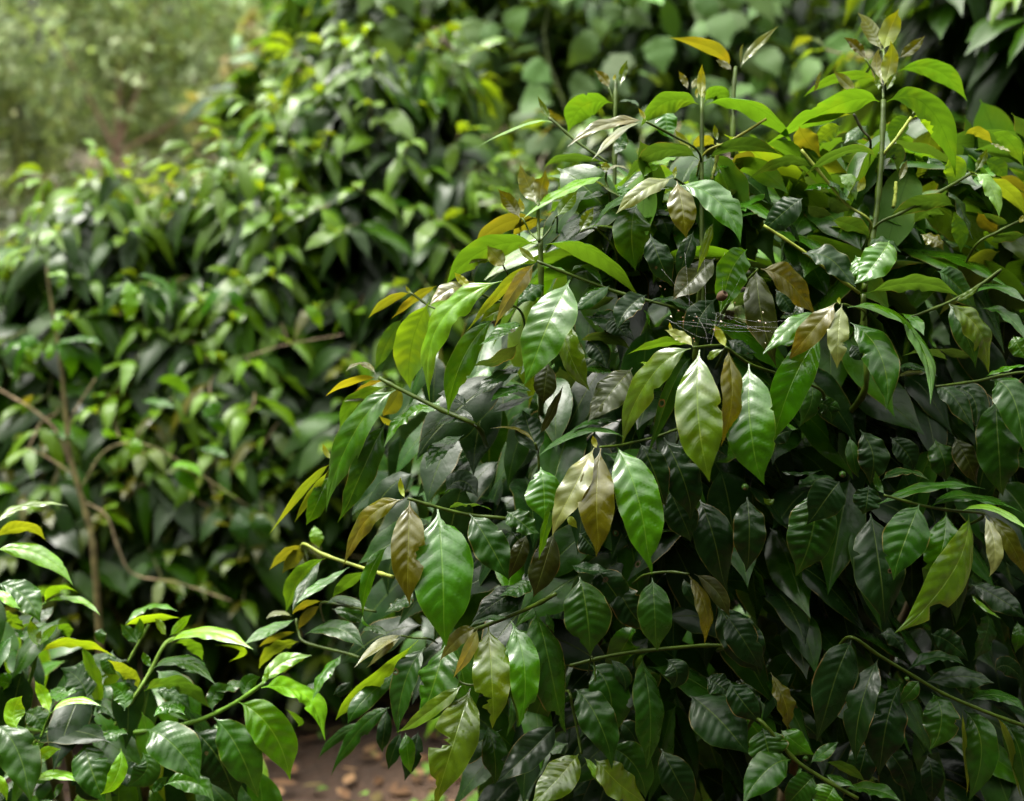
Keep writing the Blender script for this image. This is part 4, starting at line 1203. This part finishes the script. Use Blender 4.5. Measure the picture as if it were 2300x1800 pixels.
# more wood beyond, out to both sides, closing the view
bush('woodland', 'far mixed woodland closing the view behind all the trees', 'woodland', (0, 30, 0), [((xx, 30 + 2 * math.sin(xx), (1.6 + .5 * math.sin(xx * 1.7)) * (.5 if -13 < xx < -7 else 1)), (3.0, 2.0, (2.0 + .5 * math.sin(xx * 2.3)) * (.5 if -13 < xx < -7 else 1))) for xx in np.arange(-24, 27, 3.4)], 9000, (.25, .45), [(.10, .13, .05), (.08, .10, .04), (.12, .14, .07)], 307, nr=4)['kind'] = 'stuff'

# hedge and tree added behind the camera, unseen, to darken the shrub's front
bush('added_shading_hedge', 'dense dark hedge added out of view behind the camera to block light', 'hedge', (0, -1.5, 0), [((xx, -1.5 + .1 * math.sin(3 * xx), 1.1), (.8, .55, 1.15)) for xx in np.arange(-3, 4.2, 1.1)], 7000, (.12, .17), DK, 501, M_LEAF_SOFT, nr=4, shell=.2)
bush('added_shading_tree', 'unseen tree added behind the camera to keep sky light off the shrub', 'tree', (2.2, -4.2, 0), [((1.2, -4.4, 4.2), (2.2, 1.6, 1.7)), ((3.8, -3.2, 4.0), (2.0, 1.8, 1.8)), ((4.4, -.6, 3.8), (1.5, 1.8, 1.6)), ((-1.6, -4.8, 3.6), (2.4, 1.5, 2.0)), ((-4.2, -3.8, 3.2), (1.8, 1.5, 1.7)), ((.4, -3.2, 4.6), (2.2, 1.4, 1.0))], 13000, (.22, .34), DK, 502, M_LEAF_SOFT, nr=4, shell=.2)

# ---------------------------------------------------------------- ground
m, nt = newmat('red brown soil'); q = NT(nt); out = q.n('ShaderNodeOutputMaterial'); tc = q.n('ShaderNodeTexCoord')
n1 = q.n('ShaderNodeTexNoise'); n1.inputs['Scale'].default_value = 2.2; n1.inputs['Detail'].default_value = 8
n2 = q.n('ShaderNodeTexNoise'); n2.inputs['Scale'].default_value = 38; n2.inputs['Detail'].default_value = 6
for k in (n1, n2): q.link(tc.outputs['Object'], k.inputs['Vector'])
c = q.mix(q.smooth(n1.outputs[0], .3, .7), (.032, .015, .008), (.062, .031, .016)); c = q.mix(q.smooth(n2.outputs[0], .35, .7, .0, .7), c, (.03, .016, .009))
pr = q.n('ShaderNodeBsdfPrincipled'); q.link(c, pr.inputs['Base Color']); pr.inputs['Roughness'].default_value = .95
bp = q.n('ShaderNodeBump'); bp.inputs['Distance'].default_value = .03; q.link(n2.outputs[0], bp.inputs['Height']); q.link(bp.outputs[0], pr.inputs['Normal']); q.link(pr.outputs[0], out.inputs[0])
M_SOIL = m
xs = np.concatenate([np.linspace(-400, -8, 12), np.linspace(-6, 6, 90), np.linspace(8, 400, 12)]); ys = np.concatenate([np.linspace(-300, -5, 8), np.linspace(-3, 9, 90), np.linspace(11, 700, 16)])
X, Y = np.meshgrid(xs, ys, indexing='xy')
Z = (.018 * np.sin(X * 3.1 + 1.3 * np.sin(Y * 2.2)) + .014 * np.sin(Y * 4.3 + X) + .008 * np.sin(X * 11 + Y * 7)) * np.exp(-((X / 8) ** 2)) * np.exp(-(((Y - 3) / 8) ** 2)) - .02
nx = len(xs); i, j = np.meshgrid(np.arange(len(ys) - 1), np.arange(nx - 1), indexing='ij'); a = (i * nx + j).ravel()
o = mesh_obj('ground', np.stack([X, Y, Z], -1).reshape(-1, 3), np.stack([a, a + 1, a + nx + 1, a + nx], 1), M_SOIL); o['kind'] = 'structure'
# fallen leaves and small weeds
g = np.random.default_rng(9); n = 2600
P0 = np.stack([g.uniform(-2.2, 2.2, n), g.uniform(2.0, 4.6, n), np.full(n, .012)], 1); a = g.uniform(0, 6.28, n)
T = np.stack([np.cos(a), np.sin(a), g.uniform(-.05, .15, n)], 1); N = np.stack([g.normal(0, .25, n), g.normal(0, .25, n), np.ones(n)], 1); Lg = g.uniform(.025, .075, n)
ti = np.array([(.16, .085, .045), (.10, .055, .03), (.22, .13, .07), (.13, .10, .04)])[g.integers(0, 4, n)] * g.uniform(.7, 1.3, (n, 1))
pr_ = np.stack([g.random(n), np.zeros(n), g.uniform(.55, .8, n)], 1)
o = simple_foliage('leaf_litter', P0, T, N, Lg, Lg * .4, ti, pr_, M_TREE, None, 6, 3, False, 91, 0)
n = 170; cx = np.stack([g.uniform(-1.3, .8, 60), g.uniform(2.9, 4.2, 60)], 1)[g.integers(0, 60, n)] + g.normal(0, .035, (n, 2))
P0 = np.stack([cx[:, 0], cx[:, 1], g.uniform(.0, .03, n)], 1); a = g.uniform(0, 6.28, n); T = np.stack([np.cos(a), np.sin(a), g.uniform(.1, .9, n)], 1); N = np.stack([g.normal(0, .2, n), g.normal(0, .2, n), np.ones(n)], 1)
Lg = g.uniform(.025, .06, n); ti = np.array([(.10, .20, .03)]) * g.uniform(.6, 1.3, (n, 1)); pr_ = np.stack([g.random(n), np.zeros(n), np.full(n, .5)], 1)
simple_foliage('weeds', P0, T, N, Lg, Lg * .6, ti, pr_, M_TREE, None, 6, 3, False, 92, .3)

# ---------------------------------------------------------------- spider web and the small things caught near it
m, nt = newmat('spider silk'); q = NT(nt); out = q.n('ShaderNodeOutputMaterial'); pr = q.n('ShaderNodeBsdfPrincipled'); pr.inputs['Base Color'].default_value = (.3, .3, .28, 1); pr.inputs['Roughness'].default_value = .4
q.link(pr.outputs[0], out.inputs[0]); M_SILK = m
g = np.random.default_rng(15); tubes = []
def D_(x, y): return 1300 + x * .322, 500 + y * .322
A = [(860, 660), (830, 640), (790, 640), (700, 680), (900, 690), (640, 690), (950, 640)]; Bq = [(1370, 730), (1410, 690), (1340, 770), (1180, 740), (1450, 690), (900, 850), (930, 810)]
for k in range(9):
    a, b = A[g.integers(0, len(A))], Bq[g.integers(0, len(Bq))]
    k3 = g.random()
    (ax, ay), (bx, by) = D_(a[0] + g.normal(0, 14), a[1] + g.normal(0, 10)), D_(b[0] + g.normal(0, 18), b[1] + g.normal(0, 10))
    mx, my = D_((a[0] + b[0]) / 2 + g.normal(40, 20), (a[1] + b[1]) / 2 + 20 + g.normal(0, 9))
    dd = float(front(ax, ay))
    pts = smooth_path([at(ax, ay, dd - .03), at(mx, my, dd - .045), at(bx, by, dd - .05)], 6)
    V, F = tube(pts, .00005, .00005, 4); tubes.append((V, F, (1, 1, 1)))
for k in range(5):
    (ax, ay), (bx, by) = D_(g.uniform(560, 1250), g.uniform(120, 560)), D_(g.uniform(700, 1000), g.uniform(560, 760))
    dd = float(front(ax, ay)); V, F = tube(smooth_path([at(ax, ay, dd - .01), at((ax + bx) / 2, (ay + by) / 2 + 3, dd - .02), at(bx, by, dd - .03)], 4), .00004, .00004, 4); tubes.append((V, F, (1, 1, 1)))
V, F, T = join_tubes(tubes); web = mesh_obj('spider_web', V - np.array(at(1620, 730, 1.42)), F, M_SILK, None, tint=T); web.location = at(1620, 730, 1.42)
tag(web, 'torn grey spider web strung between leaves of the sharp shrub', 'spider web')
# bits of debris hanging in the threads
deb = []
for k in range(26):
    x_, y_ = D_(*((g.uniform(680, 1400), g.uniform(560, 850)) if k < 20 else (g.uniform(540, 780), g.uniform(180, 720))))
    c = at(x_, y_, float(front(x_, y_)) - .04); s = g.uniform(.0005, .0014)
    V, F = tube([c - unit(g.normal(0, 1, 3)) * s, c + g.normal(0, .2, 3) * s, c + unit(g.normal(0, 1, 3)) * s], s * .5, s * .4, 6); deb.append((V, F, (.28, .16, .09) if g.random() < .7 else (.5, .42, .34)))
V, F, T = join_tubes(deb); o = mesh_obj('web_debris', V, F, M_BARK, None, tint=T); tag(o, 'brown flecks of debris caught in the spider web', 'debris', kind='stuff')
# curled dry husk
c = np.array(at(1622, 665, float(front(1622, 665)) - .035)); th = np.linspace(0, 2 * np.pi, 16, endpoint=False); prof = np.array([(0.05, -1), (.55, -.85), (.95, -.35), (1.0, .15), (.8, .6), (.62, .75), (.5, .62), (.3, .2), (.05, 0)]) * .0062
ax = unit(np.array([.55, -.35, .55])); sx = unit(np.cross(ax, [0, 0, 1.0])); sy = np.cross(ax, sx)
V = prof[:, None, :1] * (np.cos(th)[None, :, None] * sx + .8 * np.sin(th)[None, :, None] * sy) + prof[:, None, 1:] * ax
i, j = np.meshgrid(np.arange(8), np.arange(16), indexing='ij'); F = np.stack([(i * 16 + j).ravel(), (i * 16 + (j + 1) % 16).ravel(), ((i + 1) * 16 + (j + 1) % 16).ravel(), ((i + 1) * 16 + j).ravel()], 1)
o = mesh_obj('dry_husk', V.reshape(-1, 3), F, M_BARK, None, tint=np.tile((.045, .026, .014), (len(V.reshape(-1, 3)), 1))); o.location = c
tag(o, 'small brown rounded husk on a glossy leaf beside the spider web', 'husk')

# ---------------------------------------------------------------- light
world = bpy.data.worlds.new('World'); SC.world = world; world.use_nodes = True
nt = world.node_tree; nt.nodes.clear(); q = NT(nt)
SUN_EL, SUN_AZ = R(62), R(-70)      # azimuth from the view direction, to the left
sky = q.n('ShaderNodeTexSky', sky_type='NISHITA', sun_disc=False); sky.sun_elevation = SUN_EL; sky.sun_rotation = SUN_AZ; sky.air_density = 1.3; sky.dust_density = 4
hs = q.n('ShaderNodeHueSaturation'); hs.inputs['Saturation'].default_value = .08; q.link(sky.outputs[0], hs.inputs['Color'])
# overcast: brighter overhead than at the horizon
tc = q.n('ShaderNodeTexCoord'); sx_ = q.n('ShaderNodeSeparateXYZ'); q.link(tc.outputs['Generated'], sx_.inputs[0])
k = q.math('MULTIPLY_ADD', q.math('POWER', q.math('MAXIMUM', sx_.outputs[2], 0.0), 2.4), SKY_GRAD, SKY_BASE)
mu = q.mix(1.0, hs.outputs[0], (1, 1, .9), 'MULTIPLY'); vm = q.n('ShaderNodeVectorMath', operation='SCALE'); q.link(mu, vm.inputs[0]); q.link(k, vm.inputs['Scale'])
bg = q.n('ShaderNodeBackground'); q.link(vm.outputs[0], bg.inputs['Color']); bg.inputs['Strength'].default_value = SKY_STR
wo = q.n('ShaderNodeOutputWorld'); q.link(bg.outputs[0], wo.inputs[0])
sl = bpy.data.lights.new('sun', 'SUN'); sl.energy = SUN_STR; sl.angle = R(18); sl.color = (1, .97, .91)
so = bpy.data.objects.new('sun', sl); COL.objects.link(so)
sd = Vector((math.sin(SUN_AZ) * math.cos(SUN_EL), math.cos(SUN_AZ) * math.cos(SUN_EL), math.sin(SUN_EL)))
so.rotation_euler = sd.to_track_quat('Z', 'Y').to_euler()

# ---------------------------------------------------------------- camera
cam = bpy.data.cameras.new('camera'); cam.lens = 50; cam.sensor_width = 36; cam.sensor_fit = 'HORIZONTAL'; cam.clip_start = .05; cam.clip_end = 2000
cam.dof.use_dof = True; cam.dof.focus_distance = 1.47; cam.dof.aperture_fstop = FSTOP
co = bpy.data.objects.new('camera', cam); COL.objects.link(co); co.location = CAM; co.rotation_euler = (R(90) - PITCH, 0, 0); SC.camera = co

SC.view_settings.view_transform = 'Standard'; SC.view_settings.look = 'None'; SC.view_settings.exposure = EXPOSURE; SC.view_settings.gamma = 1
cy = SC.cycles; cy.use_denoising = True; cy.max_bounces = 8; cy.diffuse_bounces = 4; cy.glossy_bounces = 3; cy.transmission_bounces = 6; cy.sample_clamp_indirect = 6; cy.caustics_reflective = False; cy.caustics_refractive = False
